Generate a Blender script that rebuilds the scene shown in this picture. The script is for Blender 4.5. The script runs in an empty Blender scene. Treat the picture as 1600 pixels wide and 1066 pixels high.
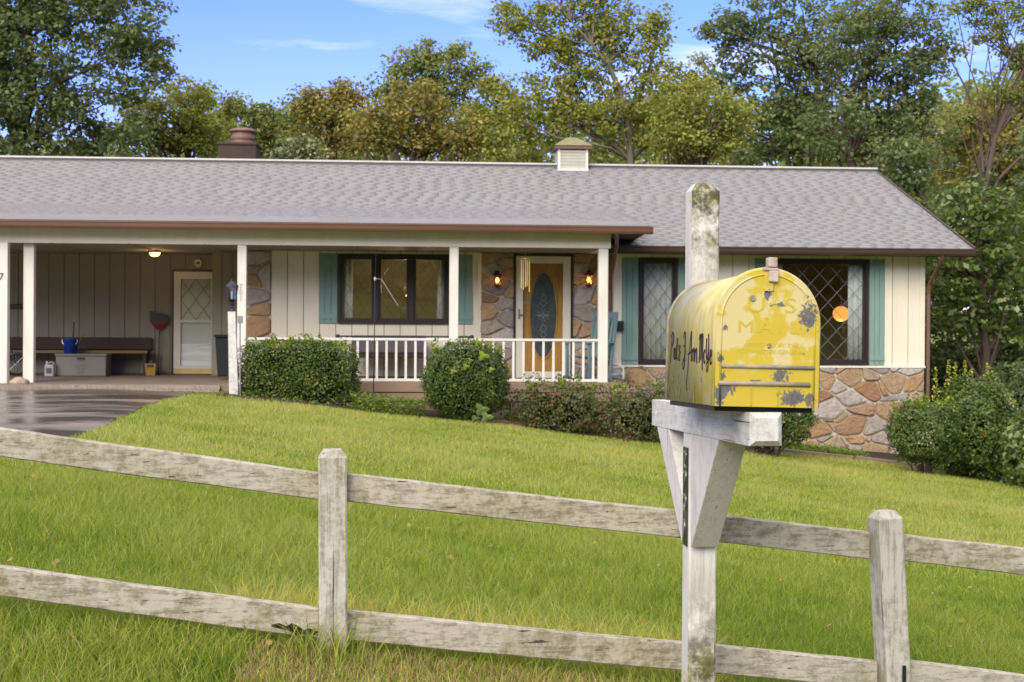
import bpy, bmesh, math, random
import numpy as np
from mathutils import Matrix, Vector, Euler
R = math.radians
random.seed(7)
rng = np.random.default_rng(11)
sc = bpy.context.scene
C = sc.collection

# ------------------------------------------------------------------ camera, sky, sun, exposure
F = 2200.0            # focal length in photograph pixels (1600 wide)
HZ = 502.0            # horizon row
ROLL = R(0.33)
Z0 = 1.1              # height of the eye in world metres
cam_d = bpy.data.cameras.new('camera'); cam = bpy.data.objects.new('camera', cam_d); C.objects.link(cam)
cam_d.sensor_width = 36.0; cam_d.lens = 36.0 * F / 1600.0
cam_d.shift_y = -(533.0 - HZ) / 1600.0
cam_d.clip_start = 0.05; cam_d.clip_end = 2000
cam.matrix_world = Matrix.Translation((0, 0, Z0)) @ Matrix.Rotation(R(90), 4, 'X') @ Matrix.Rotation(ROLL, 4, 'Z')
cam_d.dof.use_dof = True; cam_d.dof.focus_distance = 4.3; cam_d.dof.aperture_fstop = 13.0
sc.camera = cam

SUN_EL, SUN_AZ = R(28), R(202)      # azimuth measured clockwise from +Y
world = bpy.data.worlds.new("World"); sc.world = world; world.use_nodes = True
wt = world.node_tree; bgn = wt.nodes['Background']
sky = wt.nodes.new('ShaderNodeTexSky'); sky.sky_type = 'NISHITA'; sky.sun_disc = False
sky.sun_elevation = SUN_EL; sky.sun_rotation = SUN_AZ
sky.altitude = 1200; sky.air_density = 1.0; sky.dust_density = 0.15; sky.ozone_density = 3.0
tc = wt.nodes.new('ShaderNodeTexCoord'); mp = wt.nodes.new('ShaderNodeMapping')
mp.inputs['Scale'].default_value = (1.6, 1.6, 9.0); mp.inputs['Location'].default_value = (0.35, 0.1, 0.2)
nz = wt.nodes.new('ShaderNodeTexNoise'); nz.inputs['Scale'].default_value = 2.3; nz.inputs['Detail'].default_value = 6; nz.inputs['Roughness'].default_value = 0.55
rp = wt.nodes.new('ShaderNodeValToRGB'); rp.color_ramp.elements[0].position = 0.55; rp.color_ramp.elements[1].position = 0.80
rp.color_ramp.elements[1].color = (0.75, 0.75, 0.75, 1)
mx = wt.nodes.new('ShaderNodeMixRGB'); mx.inputs['Color2'].default_value = (7.2, 7.0, 7.4, 1)
hs = wt.nodes.new('ShaderNodeHueSaturation'); hs.inputs['Saturation'].default_value = 1.25; hs.inputs['Value'].default_value = 1.1
wt.links.new(tc.outputs['Generated'], mp.inputs['Vector']); wt.links.new(mp.outputs[0], nz.inputs['Vector'])
sp = wt.nodes.new('ShaderNodeSeparateXYZ'); wt.links.new(tc.outputs['Generated'], sp.inputs[0])
mr = wt.nodes.new('ShaderNodeMapRange'); mr.interpolation_type = 'SMOOTHSTEP'; mr.inputs['From Min'].default_value = 0.28; mr.inputs['From Max'].default_value = 0.62; mr.inputs['To Max'].default_value = 0.92
wt.links.new(sp.outputs[2], mr.inputs['Value'])
mm = wt.nodes.new('ShaderNodeMath'); mm.operation = 'MAXIMUM'; wt.links.new(rp.outputs['Color'], mm.inputs[0]); wt.links.new(mr.outputs[0], mm.inputs[1])
wt.links.new(nz.outputs['Fac'], rp.inputs['Fac']); wt.links.new(mm.outputs[0], mx.inputs['Fac'])
tn = wt.nodes.new('ShaderNodeMixRGB'); tn.blend_type = 'MULTIPLY'; tn.inputs['Fac'].default_value = 1.0; tn.inputs['Color2'].default_value = (0.90, 0.635, 1.0, 1)
wt.links.new(sky.outputs[0], hs.inputs['Color']); wt.links.new(hs.outputs[0], tn.inputs['Color1']); wt.links.new(tn.outputs[0], mx.inputs['Color1'])
wt.links.new(mx.outputs[0], bgn.inputs['Color']); bgn.inputs['Strength'].default_value = 0.125

sun_d = bpy.data.lights.new('sun', 'SUN'); sun = bpy.data.objects.new('sun', sun_d); C.objects.link(sun)
sun_d.energy = 2.15; sun_d.angle = R(42); sun_d.color = (1.0, 0.94, 0.83)
sdir = Vector((math.sin(SUN_AZ) * math.cos(SUN_EL), math.cos(SUN_AZ) * math.cos(SUN_EL), math.sin(SUN_EL)))
sun.rotation_euler = sdir.to_track_quat('Z', 'Y').to_euler()

sc.view_settings.view_transform = 'Standard'; sc.view_settings.look = 'None'
sc.view_settings.gamma = 1.0; sc.view_settings.exposure = 1.0; sc.view_settings.use_white_balance = True; sc.view_settings.white_balance_temperature = 6850; sc.view_settings.white_balance_tint = 10; sc.view_settings.use_curve_mapping = False
sc.cycles.use_denoising = True
sc.cycles.max_bounces = 6; sc.cycles.transparent_max_bounces = 12; sc.cycles.sample_clamp_indirect = 6.0
sc.cycles.use_adaptive_sampling = True

# ------------------------------------------------------------------ node material helpers
class NT:
    def __init__(s, name):
        s.m = bpy.data.materials.new(name); s.m.use_nodes = True
        s.t = s.m.node_tree; s.b = s.t.nodes['Principled BSDF']; s.out = s.t.nodes['Material Output']
    def n(s, typ, **kw):
        x = s.t.nodes.new(typ)
        for k, v in kw.items():
            if k in x.inputs: s.set(x.inputs[k], v)
            else: setattr(x, k, v)
        return x
    def set(s, inp, v):
        if isinstance(v, bpy.types.NodeSocket): s.t.links.new(v, inp)
        else:
            if isinstance(v, tuple) and len(v) == 3 and inp.type == 'RGBA': v = v + (1,)
            inp.default_value = v
    def co(s, kind='Object', scale=(1, 1, 1), loc=(0, 0, 0)):
        m = s.n('ShaderNodeMapping'); s.t.links.new(s.n('ShaderNodeTexCoord').outputs[kind], m.inputs['Vector'])
        m.inputs['Scale'].default_value = scale; m.inputs['Location'].default_value = loc
        return m.outputs[0]
    def noise(s, vec=None, scale=5, detail=5, rough=0.6, dist=0.0):
        x = s.n('ShaderNodeTexNoise', Scale=scale, Detail=detail, Roughness=rough, Distortion=dist)
        if vec is not None: s.set(x.inputs['Vector'], vec)
        return x.outputs['Fac']
    def ramp(s, fac, stops, interp='LINEAR'):
        x = s.n('ShaderNodeValToRGB'); x.color_ramp.interpolation = interp; e = x.color_ramp.elements
        while len(e) < len(stops): e.new(0.5)
        for el, (p, c) in zip(e, stops):
            el.position = p; el.color = (c, c, c, 1) if not isinstance(c, tuple) else (c + (1,) if len(c) == 3 else c)
        s.set(x.inputs['Fac'], fac); return x.outputs['Color']
    def mix(s, fac, a, b, mode='MIX'):
        x = s.n('ShaderNodeMixRGB', blend_type=mode); s.set(x.inputs['Fac'], fac); s.set(x.inputs['Color1'], a); s.set(x.inputs['Color2'], b)
        return x.outputs[0]
    def math(s, op, a, b=0.0, clamp=False):
        x = s.n('ShaderNodeMath', operation=op, use_clamp=clamp); s.set(x.inputs[0], a); s.set(x.inputs[1], b); return x.outputs[0]
    def bump(s, h, strength=0.3, dist=0.01):
        x = s.n('ShaderNodeBump', Strength=strength, Distance=dist); s.set(x.inputs['Height'], h)
        s.t.links.new(x.outputs[0], s.b.inputs['Normal'])
    def base(s, col, rough=0.7, spec=0.3, metal=0.0):
        s.set(s.b.inputs['Base Color'], col); s.set(s.b.inputs['Roughness'], rough)
        s.b.inputs['Specular IOR Level'].default_value = spec; s.b.inputs['Metallic'].default_value = metal
        return s.m

def hexc(h):
    h = h.lstrip('#'); v = [int(h[i:i+2], 16) / 255 for i in (0, 2, 4)]
    return tuple((x / 12.92) if x <= 0.04045 else ((x + 0.055) / 1.055) ** 2.4 for x in v)

def painted(name, col, dirt=(0.18, 0.16, 0.10), amt=0.25, scale=3.0, rough=0.55, sc_=(1, 1, 1), bump=0.15, spec=0.3, fine=60):
    t = NT(name); v = t.co('Object', sc_)
    a = t.ramp(t.noise(v, scale, 7, 0.65), [(0.42, 0.0), (0.75, 1.0)])
    b = t.ramp(t.noise(v, scale * 9, 4, 0.7), [(0.35, 0.6), (0.8, 1.0)])
    f = t.math('MULTIPLY', t.math('MULTIPLY', a, b), amt)
    oi = t.n('ShaderNodeObjectInfo')
    c = t.mix(f, col, dirt)
    c = t.mix(t.math('MULTIPLY', oi.outputs['Random'], 0.10), c, dirt)
    t.bump(t.noise(v, fine, 3, 0.6), bump, 0.003)
    return t.base(c, rough, spec)

def weathered(name, axis, white=(0.60, 0.56, 0.49), moss=(0.125, 0.115, 0.045), wood=(0.18, 0.145, 0.10), m_amt=0.8, w_amt=0.6, seed=0.0):
    """old white paint on timber: worn to grain along the axis, green algae in blotches"""
    t = NT(name); s = [14, 14, 14]; s[axis] = 0.9
    rnd = t.math('MULTIPLY', t.n('ShaderNodeObjectInfo').outputs['Random'], 37.0)
    def shifted(vec):
        x = t.n('ShaderNodeVectorMath', operation='ADD'); t.set(x.inputs[0], vec); t.set(x.inputs[1], rnd); return x.outputs[0]
    v = shifted(t.co('Object', tuple(s), (seed, seed * 2, seed)))
    iso = shifted(t.co('Object', (1, 1, 1), (seed * 3, seed, 0)))
    grain = t.noise(v, 5.0, 8, 0.72, 0.4)
    g2 = t.noise(v, 14.0, 5, 0.7)
    big = t.noise(iso, 4.5, 5, 0.6)
    mid = t.noise(iso, 26, 8, 0.8)
    fine = t.noise(iso, 90, 3, 0.7)
    wear = t.ramp(t.math('ADD', t.math('MULTIPLY', grain, 0.62), t.math('MULTIPLY', mid, 0.42)), [(0.50, 0.0), (0.60, 1.0)])
    mossf = t.ramp(t.math('ADD', t.math('MULTIPLY', big, 0.62), t.math('MULTIPLY', mid, 0.45)), [(0.50, 0.0), (0.64, 1.0)])
    speck = t.ramp(fine, [(0.38, 0.35), (0.62, 1.0)])
    c = t.mix(t.math('MULTIPLY', wear, w_amt), white, wood)
    c = t.mix(t.math('MULTIPLY', t.math('MULTIPLY', mossf, speck), m_amt), c, moss)
    s3 = [30, 30, 30]; s3[axis] = 0.7
    g3 = t.noise(shifted(t.co('Object', tuple(s3))), 3.0, 3, 0.6, 0.3)
    crack = t.math('MAXIMUM', t.ramp(g2, [(0.29, 1.0), (0.34, 0.0)]), t.ramp(g3, [(0.30, 1.0), (0.335, 0.0)]))
    c = t.mix(t.math('MULTIPLY', crack, 0.85), c, (0.04, 0.033, 0.025))
    h = t.math('SUBTRACT', t.math('ADD', t.math('MULTIPLY', grain, 0.6), t.math('MULTIPLY', fine, 0.25)), t.math('MULTIPLY', crack, 0.8))
    t.bump(h, 0.55, 0.006)
    return t.base(c, 0.8, 0.2)

def flat(name, col, rough=0.6, spec=0.3, metal=0.0, var=0.15, scale=12):
    t = NT(name); v = t.co('Object'); n_ = t.noise(v, scale, 5, 0.6)
    c = t.mix(t.ramp(n_, [(0.3, 0.0), (0.8, 1.0)]), col, tuple(x * (1 - var * 2) for x in col))
    t.bump(n_, 0.1, 0.003)
    return t.base(c, rough, spec, metal)

def emis(name, col, strength):
    t = NT(name); t.b.inputs['Base Color'].default_value = col + (1,)
    t.b.inputs['Emission Color'].default_value = col + (1,); t.b.inputs['Emission Strength'].default_value = strength
    return t.m

def glass(name, tint=(0.9, 0.93, 0.92), refl=1.0):
    t = NT(name); tr = t.n('ShaderNodeBsdfTransparent', Color=tint); gl = t.n('ShaderNodeBsdfGlossy', Roughness=0.015)
    fr = t.n('ShaderNodeFresnel', IOR=1.55)
    v = t.co('Object'); bn = t.n('ShaderNodeBump', Strength=0.04, Distance=0.02); t.set(bn.inputs['Height'], t.noise(v, 1.3, 2, 0.4))
    t.t.links.new(bn.outputs[0], gl.inputs['Normal'])
    mx_ = t.n('ShaderNodeMixShader'); t.set(mx_.inputs[0], t.math('MULTIPLY', fr.outputs[0], 1.6 * refl, True))
    t.t.links.new(tr.outputs[0], mx_.inputs[1]); t.t.links.new(gl.outputs[0], mx_.inputs[2]); t.t.links.new(mx_.outputs[0], t.out.inputs[0])
    return t.m

def leafmat(name, stops, transl=0.35, rough=0.5):
    t = NT(name); at = t.n('ShaderNodeAttribute', attribute_name='tone')
    c = t.ramp(at.outputs['Fac'], stops)
    t.base(c, rough, 0.35)
    tl = t.n('ShaderNodeBsdfTranslucent'); t.set(tl.inputs['Color'], t.mix(0.5, c, (0.20, 0.24, 0.02)))
    m_ = t.n('ShaderNodeMixShader', Fac=transl)
    t.t.links.new(t.b.outputs[0], m_.inputs[1]); t.t.links.new(tl.outputs[0], m_.inputs[2]); t.t.links.new(m_.outputs[0], t.out.inputs[0])
    return t.m

MT = {}
MT['cream'] = painted('cream_siding_paint', (0.74, 0.68, 0.52), (0.30, 0.25, 0.15), 0.22, 2.0, 0.6, (3, 3, 0.6))
MT['white'] = painted('off_white_trim_paint', (0.72, 0.69, 0.60), (0.30, 0.26, 0.17), 0.35, 3.0, 0.55, (3, 3, 0.8))
MT['whitedoor'] = painted('white_aluminium_door', (0.64, 0.61, 0.50), (0.35, 0.3, 0.2), 0.12, 3.0, 0.4)
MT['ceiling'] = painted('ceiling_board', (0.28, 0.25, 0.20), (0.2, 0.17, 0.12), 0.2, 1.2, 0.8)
MT['carwall'] = painted('carport_shaded_cream', (0.24, 0.215, 0.155), (0.16, 0.13, 0.08), 0.3, 1.3, 0.7, (3, 3, 0.5))  # house cream darkened, the carport's shade put into the colour
MT['gap'] = flat('board_joint_backing', (0.22, 0.19, 0.13), 0.9)  # darker backing panel showing between the boards
MT['teal'] = painted('teal_shutter_paint', (0.19, 0.30, 0.255), (0.10, 0.17, 0.15), 0.5, 3.0, 0.6, (4, 4, 0.8))
MT['frame'] = flat('dark_brown_window_frame', (0.028, 0.018, 0.018), 0.4, 0.4)
MT['lead'] = flat('lattice_bar_metal', (0.20, 0.20, 0.175), 0.45, 0.5)
MT['gutter'] = painted('brown_gutter_metal', (0.15, 0.075, 0.045), (0.06, 0.035, 0.02), 0.5, 3.0, 0.4, (0.5, 4, 4), 0.05, 0.5)
MT['gutterd'] = painted('dark_brown_gutter_metal', (0.065, 0.038, 0.028), (0.03, 0.02, 0.015), 0.5, 3.0, 0.4, (0.5, 4, 4), 0.05, 0.5)
MT['black'] = flat('black_metal', (0.012, 0.012, 0.014), 0.45, 0.5)
MT['lantern_black'] = flat('lantern_black_enamel', (0.015, 0.018, 0.028), 0.35, 0.5)
MT['curtain'] = painted('sheer_curtain_cloth', (0.84, 0.84, 0.81), (0.5, 0.5, 0.48), 0.3, 3.0, 0.9, (20, 1, 0.3))
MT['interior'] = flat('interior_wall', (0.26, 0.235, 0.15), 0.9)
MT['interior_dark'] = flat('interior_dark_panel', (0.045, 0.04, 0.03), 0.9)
MT['leaddark'] = flat('dark_lattice_bar', (0.045, 0.045, 0.035), 0.5, 0.4)
MT['glass'] = glass('window_glass', (0.965, 0.975, 0.97), 1.3)
MT['glassd'] = glass('picture_window_glass', (0.93, 0.95, 0.94), 0.6); MT['glasss'] = glass('storm_door_glass', (0.96, 0.97, 0.96), 0.18)
MT['bulb'] = emis('lamp_bulb', (1.0, 0.66, 0.24), 3.0)
MT['bulbsoft'] = emis('ceiling_lamp_glass', (1.0, 0.55, 0.20), 2.2)
MT['globe'] = emis('globe_lamp_glass', (0.9, 0.36, 0.07), 0.75)
MT['amber'] = glass('amber_lantern_glass', (1.0, 0.75, 0.4), 0.6)
MT['concrete'] = painted('worn_concrete', (0.24, 0.20, 0.16), (0.09, 0.07, 0.045), 0.7, 2.2, 0.7, (1, 1, 1), 0.5)
MT['deck'] = painted('weathered_porch_board', (0.21, 0.15, 0.115), (0.08, 0.055, 0.04), 0.7, 3.0, 0.75, (0.4, 4, 4), 0.4)
MT['deckside'] = painted('brown_deck_board', (0.27, 0.19, 0.13), (0.10, 0.07, 0.04), 0.7, 3.0, 0.75, (0.4, 4, 4), 0.4)
MT['block'] = painted('porch_base_masonry', (0.14, 0.11, 0.08), (0.05, 0.04, 0.03), 0.7, 3.0, 0.9, (1, 1, 1), 0.6)
MT['lightblue'] = painted('light_blue_chair_paint', (0.15, 0.235, 0.24), (0.08, 0.14, 0.15), 0.4, 4.0, 0.5)
MT['blue'] = flat('blue_plastic', (0.015, 0.05, 0.30), 0.35, 0.5)
MT['greyp'] = painted('grey_plastic', (0.20, 0.185, 0.155), (0.1, 0.09, 0.07), 0.3, 3.0, 0.5)
MT['milky'] = flat('milky_plastic', (0.42, 0.42, 0.40), 0.4)
MT['mustard'] = flat('mustard_plastic', (0.38, 0.24, 0.05), 0.45)
MT['yellowkick'] = flat('yellow_kick_plate', (0.68, 0.50, 0.18), 0.5)
MT['red'] = flat('dark_red_plastic', (0.14, 0.022, 0.016), 0.5)
MT['benchwood'] = painted('dark_bench_wood', (0.045, 0.024, 0.015), (0.02, 0.012, 0.008), 0.5, 4, 0.6, (0.5, 5, 5))
MT['benchedge'] = painted('bench_seat_edge_wood', (0.20, 0.12, 0.05), (0.08, 0.05, 0.03), 0.5, 4, 0.6, (0.5, 5, 5))
MT['cushion'] = flat('slate_violet_cushion', (0.12, 0.10, 0.11), 0.9)
MT['gold'] = flat('gold_chime_tube', (0.80, 0.62, 0.16), 0.35, 0.5, 0.3)
MT['brass'] = flat('aged_brass', (0.30, 0.23, 0.12), 0.4, 0.5, 0.7)
MT['coppery'] = flat('coppery_lantern_metal', (0.13, 0.05, 0.03), 0.45, 0.5, 0.5)
MT['ridge'] = painted('ridge_cap_metal', (0.58, 0.56, 0.52), (0.3, 0.28, 0.25), 0.4, 2, 0.5)
MT['flash'] = flat('dark_flashing', (0.10, 0.09, 0.09), 0.6)
MT['chimney'] = painted('sooty_chimney_masonry', (0.072, 0.048, 0.04), (0.028, 0.022, 0.02), 0.8, 2.5, 0.9, (1, 1, 1), 0.8, 0.2, 25)
MT['rust'] = painted('rusty_flue_metal', (0.17, 0.085, 0.065), (0.26, 0.22, 0.20), 0.8, 3.0, 0.6)
MT['mossroof'] = painted('mossy_cupola_roof', (0.23, 0.23, 0.11), (0.10, 0.08, 0.05), 0.7, 5.0, 0.9, (1, 1, 1), 0.6)
MT['fascia'] = painted('rust_brown_fascia', (0.17, 0.08, 0.055), (0.08, 0.05, 0.04), 0.5, 5.0, 0.6)
MT['mailwhite'] = weathered('weathered_white_paint_arm', 1, (0.66, 0.645, 0.60), (0.13, 0.125, 0.06), (0.30, 0.27, 0.22), 0.40, 0.35, 1.3)
MT['braceW'] = weathered('weathered_white_paint_brace', 2, (0.64, 0.61, 0.56), (0.2, 0.18, 0.12), (0.35, 0.32, 0.27), 0.25, 0.25, 4.3)
MT['railA'] = weathered('weathered_rail_timber', 0, (0.455, 0.42, 0.335), (0.155, 0.14, 0.055), (0.19, 0.165, 0.115), 0.72, 0.78, 2.1)
MT['postA'] = weathered('weathered_post_timber', 2, (0.52, 0.495, 0.425), (0.18, 0.165, 0.09), (0.22, 0.19, 0.14), 0.55, 0.66, 3.7)
MT['grey_plate'] = flat('black_number_plaque', (0.02, 0.02, 0.022), 0.3, 0.6)
MT['silver'] = flat('pale_numeral_metal', (0.42, 0.42, 0.42), 0.3, 0.5, 0.8)
MT['ink'] = flat('dark_brown_sign_paint', (0.028, 0.016, 0.012), 0.6)
MT['sand'] = flat('pale_sandbag_cloth', (0.42, 0.35, 0.25), 0.9)
MT['bark'] = painted('grey_brown_bark', (0.085, 0.065, 0.048), (0.03, 0.024, 0.018), 0.8, 3.0, 0.95, (4, 4, 0.8), 0.9)
MT['barkr'] = painted('reddish_pine_bark', (0.105, 0.078, 0.062), (0.06, 0.04, 0.03), 0.7, 3.0, 0.95, (4, 4, 0.8), 0.9)
MT['barkp'] = painted('pale_bark', (0.15, 0.14, 0.10), (0.1, 0.09, 0.07), 0.7, 3.0, 0.95, (4, 4, 0.8), 0.9)

def porch_post_mat():
    t = NT('mossy_mailbox_post'); iso = t.co('Object'); v = t.co('Object', (12, 12, 0.9))
    grain = t.noise(v, 5, 7, 0.7); mid = t.noise(iso, 16, 7, 0.75); big = t.noise(iso, 5, 5, 0.6)
    sep = t.n('ShaderNodeSeparateXYZ'); t.set(sep.inputs[0], iso)
    zf = t.ramp(t.math('ADD', sep.outputs[2], 0.0), [(0.02, 0.0), (0.25, 1.0)])      # upper part, above the box, is mossiest
    zl = t.ramp(t.math('MULTIPLY', t.math('ADD', sep.outputs[2], 0.75), -1.0), [(0.0, 0.0), (0.35, 1.0)])
    z_ = t.math('MAXIMUM', zf, zl)
    ff = t.n('ShaderNodeSeparateXYZ'); t.set(ff.inputs[0], t.n('ShaderNodeTexCoord').outputs['Normal'])
    side = t.ramp(t.math('MULTIPLY', ff.outputs[1], -1.0), [(0.3, 0.12), (0.6, 1.0)])
    c = t.mix(t.math('MULTIPLY', t.ramp(grain, [(0.5, 0.0), (0.62, 1.0)]), 0.4), (0.66, 0.64, 0.59), (0.32, 0.28, 0.2))
    amt = t.math('MULTIPLY', t.ramp(t.math('ADD', t.math('MULTIPLY', mid, 0.55), t.math('MULTIPLY', big, 0.5)), [(0.43, 0.0), (0.55, 1.0)]), t.math('MULTIPLY', z_, side))
    c = t.mix(t.math('MULTIPLY', amt, 0.95), c, t.mix(t.ramp(mid, [(0.4, 0.0), (0.65, 1.0)]), (0.17, 0.16, 0.045), (0.055, 0.045, 0.022)))
    yel = t.ramp(t.noise(iso, 34, 3, 0.6), [(0.66, 0.0), (0.70, 1.0)])
    c = t.mix(t.math('MULTIPLY', yel, zf), c, (0.46, 0.40, 0.04))
    t.bump(t.math('ADD', grain, mid), 0.5, 0.004)
    return t.base(c, 0.85, 0.2)
MT['mailpost'] = porch_post_mat()

def mailbox_mat(name, front):
    t = NT(name); iso = t.co('Object'); sep = t.n('ShaderNodeSeparateXYZ'); t.set(sep.inputs[0], iso)
    x, y, z = sep.outputs[0], sep.outputs[1], sep.outputs[2]
    mid = t.noise(iso, 22, 6, 0.62); big = t.noise(iso, 7.5, 4, 0.5, 0.3); fine = t.noise(iso, 75, 5, 0.75)
    strong, pale = (0.53, 0.41, 0.045), (0.59, 0.50, 0.23)
    if front:
        patch = t.ramp(t.math('ADD', t.math('MULTIPLY', big, 0.7), t.math('MULTIPLY', mid, 0.3)), [(0.50, 0.0), (0.53, 1.0)])
        zlow = t.ramp(z, [(0.085, 0.0), (0.12, 1.0)])
        c = t.mix(t.math('MULTIPLY', patch, zlow), strong, pale)
        def blob(cx, cz, rx, rz):
            dx = t.math('DIVIDE', t.math('SUBTRACT', x, cx), rx); dz = t.math('DIVIDE', t.math('SUBTRACT', z, cz), rz)
            return t.math('SUBTRACT', 1.0, t.math('SQRT', t.math('ADD', t.math('MULTIPLY', dx, dx), t.math('MULTIPLY', dz, dz))))
        acc = None
        for b in [(0.112, 0.245, 0.036, 0.055), (-0.115, 0.048, 0.045, 0.022), (-0.132, 0.030, 0.016, 0.040), (0.042, 0.080, 0.045, 0.028), (0.070, 0.028, 0.050, 0.030),
                  (0.118, 0.022, 0.018, 0.035), (-0.03, 0.066, 0.03, 0.010), (-0.128, 0.125, 0.012, 0.03), (-0.12, 0.08, 0.014, 0.025), (-0.118, 0.21, 0.010, 0.014),
                  (0.0, 0.30, 0.020, 0.022), (0.03, 0.275, 0.04, 0.008), (0.005, 0.165, 0.008, 0.014)]:
            s = blob(*b); acc = s if acc is None else t.math('MAXIMUM', acc, s)
        n_ = t.math('ADD', t.math('MULTIPLY', t.math('SUBTRACT', fine, 0.5), 2.4), t.math('ADD', t.math('MULTIPLY', t.math('SUBTRACT', mid, 0.5), 2.0), 0.50))
        chip = t.ramp(t.math('ADD', t.math('MULTIPLY', t.math('MAXIMUM', acc, -0.5), 0.75), n_), [(0.80, 0.0), (0.825, 1.0)])
        scr = t.noise(t.co('Object', (30, 30, 95)), 1.5, 4, 0.7, 0.8)
        chip = t.math('MAXIMUM', chip, t.ramp(scr, [(0.735, 0.0), (0.75, 1.0)]))
        rust = t.ramp(t.math('ADD', t.noise(iso, 60, 3, 0.6), t.math('MULTIPLY', t.math('MAXIMUM', acc, -0.4), 0.25)), [(0.66, 0.0), (0.72, 0.8)])
        c = t.mix(rust, c, (0.30, 0.17, 0.05))
    else:
        st = t.co('Object', (9, 9, 0.7)); drip = t.noise(st, 4.5, 6, 0.7)
        patch = t.ramp(big, [(0.40, 0.0), (0.60, 1.0)])
        c = t.mix(patch, (0.48, 0.40, 0.10), (0.57, 0.50, 0.27))
        grime = t.math('MULTIPLY', t.ramp(drip, [(0.48, 0.0), (0.68, 1.0)]), t.ramp(z, [(0.05, 0.45), (0.24, 0.9), (0.33, 0.25)]))
        c = t.mix(t.math('MULTIPLY', grime, 0.75), c, (0.21, 0.17, 0.035))
        low = t.ramp(z, [(0.0, 0.35), (0.09, 0.0)])
        chip = t.ramp(t.math('ADD', t.noise(t.co('Object', (26, 26, 7)), 1.6, 5, 0.7), t.math('MULTIPLY', low, 0.12)), [(0.705, 0.0), (0.72, 1.0)])
    dirt = t.ramp(t.noise(iso, 130, 3, 0.6), [(0.66, 0.0), (0.76, 0.5)])
    c = t.mix(dirt, c, (0.30, 0.21, 0.05))
    c = t.mix(chip, c, t.mix(t.ramp(fine, [(0.4, 0.0), (0.7, 1.0)]), (0.095, 0.092, 0.09), (0.19, 0.185, 0.18)))
    edge = t.math('SUBTRACT', t.math('MULTIPLY', mid, 0.4), t.math('MULTIPLY', chip, 0.9))
    t.bump(edge, 0.35, 0.003)
    return t.base(c, 0.42, 0.45)
MT['boxfront'] = mailbox_mat('peeling_yellow_paint_door', True)
MT['boxside'] = mailbox_mat('grimy_yellow_paint_shell', False)
MT['chipmetal'] = painted('bare_grey_metal_and_paint', (0.20, 0.20, 0.21), (0.62, 0.50, 0.12), 0.95, 16.0, 0.5)
MT['rustlatch'] = painted('rusty_latch_metal', (0.55, 0.50, 0.42), (0.20, 0.06, 0.02), 0.95, 22.0, 0.6)

def shingle_mat():
    t = NT('asphalt_shingle'); v = t.co('Generated'); oi = t.n('ShaderNodeObjectInfo'); at = t.n('ShaderNodeAttribute', attribute_name='tone')
    geo = t.n('ShaderNodeNewGeometry')
    w = t.n('ShaderNodeMapping'); t.set(w.inputs['Vector'], geo.outputs['Position'])
    f = t.math('FRACT', t.math('ADD', t.math('MULTIPLY', oi.outputs['Random'], 7.31), at.outputs['Fac']))
    c = t.ramp(f, [(0.0, (0.222, 0.219, 0.213)), (0.35, (0.230, 0.227, 0.221)), (0.7, (0.237, 0.234, 0.228)), (1.0, (0.226, 0.223, 0.217))])
    big = t.noise(w.outputs[0], 0.55, 4, 0.6)
    c = t.mix(t.ramp(big, [(0.38, 0.0), (0.66, 0.35)]), c, (0.245, 0.215, 0.208))
    st = t.n('ShaderNodeMapping'); t.set(st.inputs['Vector'], geo.outputs['Position']); st.inputs['Scale'].default_value = (3.0, 0.35, 0.35)
    c = t.mix(t.ramp(t.noise(st.outputs[0], 1.4, 6, 0.65), [(0.48, 0.0), (0.72, 0.45)]), c, (0.165, 0.155, 0.152))
    c = t.mix(t.ramp(t.noise(w.outputs[0], 1.7, 5, 0.6), [(0.45, 0.0), (0.75, 0.4)]), c, (0.29, 0.288, 0.28))
    gr = t.noise(w.outputs[0], 220, 2, 0.6)
    c = t.mix(t.ramp(gr, [(0.35, 0.35), (0.6, 0.0)]), c, (0.09, 0.085, 0.085))
    t.bump(gr, 0.3, 0.003)
    return t.base(c, 0.62, 0.45)
MT['shingle'] = shingle_mat()
def stone_mat():
    t = NT('field_stone'); oi = t.n('ShaderNodeObjectInfo'); v = t.co('Object')
    geo = t.n('ShaderNodeNewGeometry'); p = geo.outputs['Position']
    c = t.ramp(oi.outputs['Random'], [(0.0, (0.40, 0.225, 0.10)), (0.14, (0.48, 0.33, 0.17)), (0.28, (0.32, 0.165, 0.08)), (0.42, (0.48, 0.41, 0.30)), (0.55, (0.27, 0.22, 0.20)), (0.7, (0.52, 0.48, 0.41)), (0.84, (0.40, 0.27, 0.15)), (1.0, (0.38, 0.31, 0.22))])
    n1 = t.noise(p, 6, 7, 0.7, 0.5); n2 = t.noise(p, 25, 5, 0.7)
    c = t.mix(t.ramp(n1, [(0.48, 0.0), (0.72, 0.55)]), c, (0.25, 0.135, 0.065))
    c = t.mix(t.ramp(n2, [(0.5, 0.0), (0.75, 0.6)]), c, (0.42, 0.36, 0.29))
    c = t.mix(t.ramp(t.noise(p, 11, 6, 0.75, 1.2), [(0.38, 0.4), (0.48, 0.0)]), c, (0.14, 0.10, 0.075))
    t.bump(t.math('ADD', n1, t.math('MULTIPLY', n2, 0.6)), 1.0, 0.05)
    return t.base(c, 0.85, 0.25)
MT['stone'] = stone_mat()
MT['mortar'] = painted('stone_mortar', (0.52, 0.47, 0.39), (0.17, 0.14, 0.10), 0.6, 8.0, 0.95, (1, 1, 1), 0.8)
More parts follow.
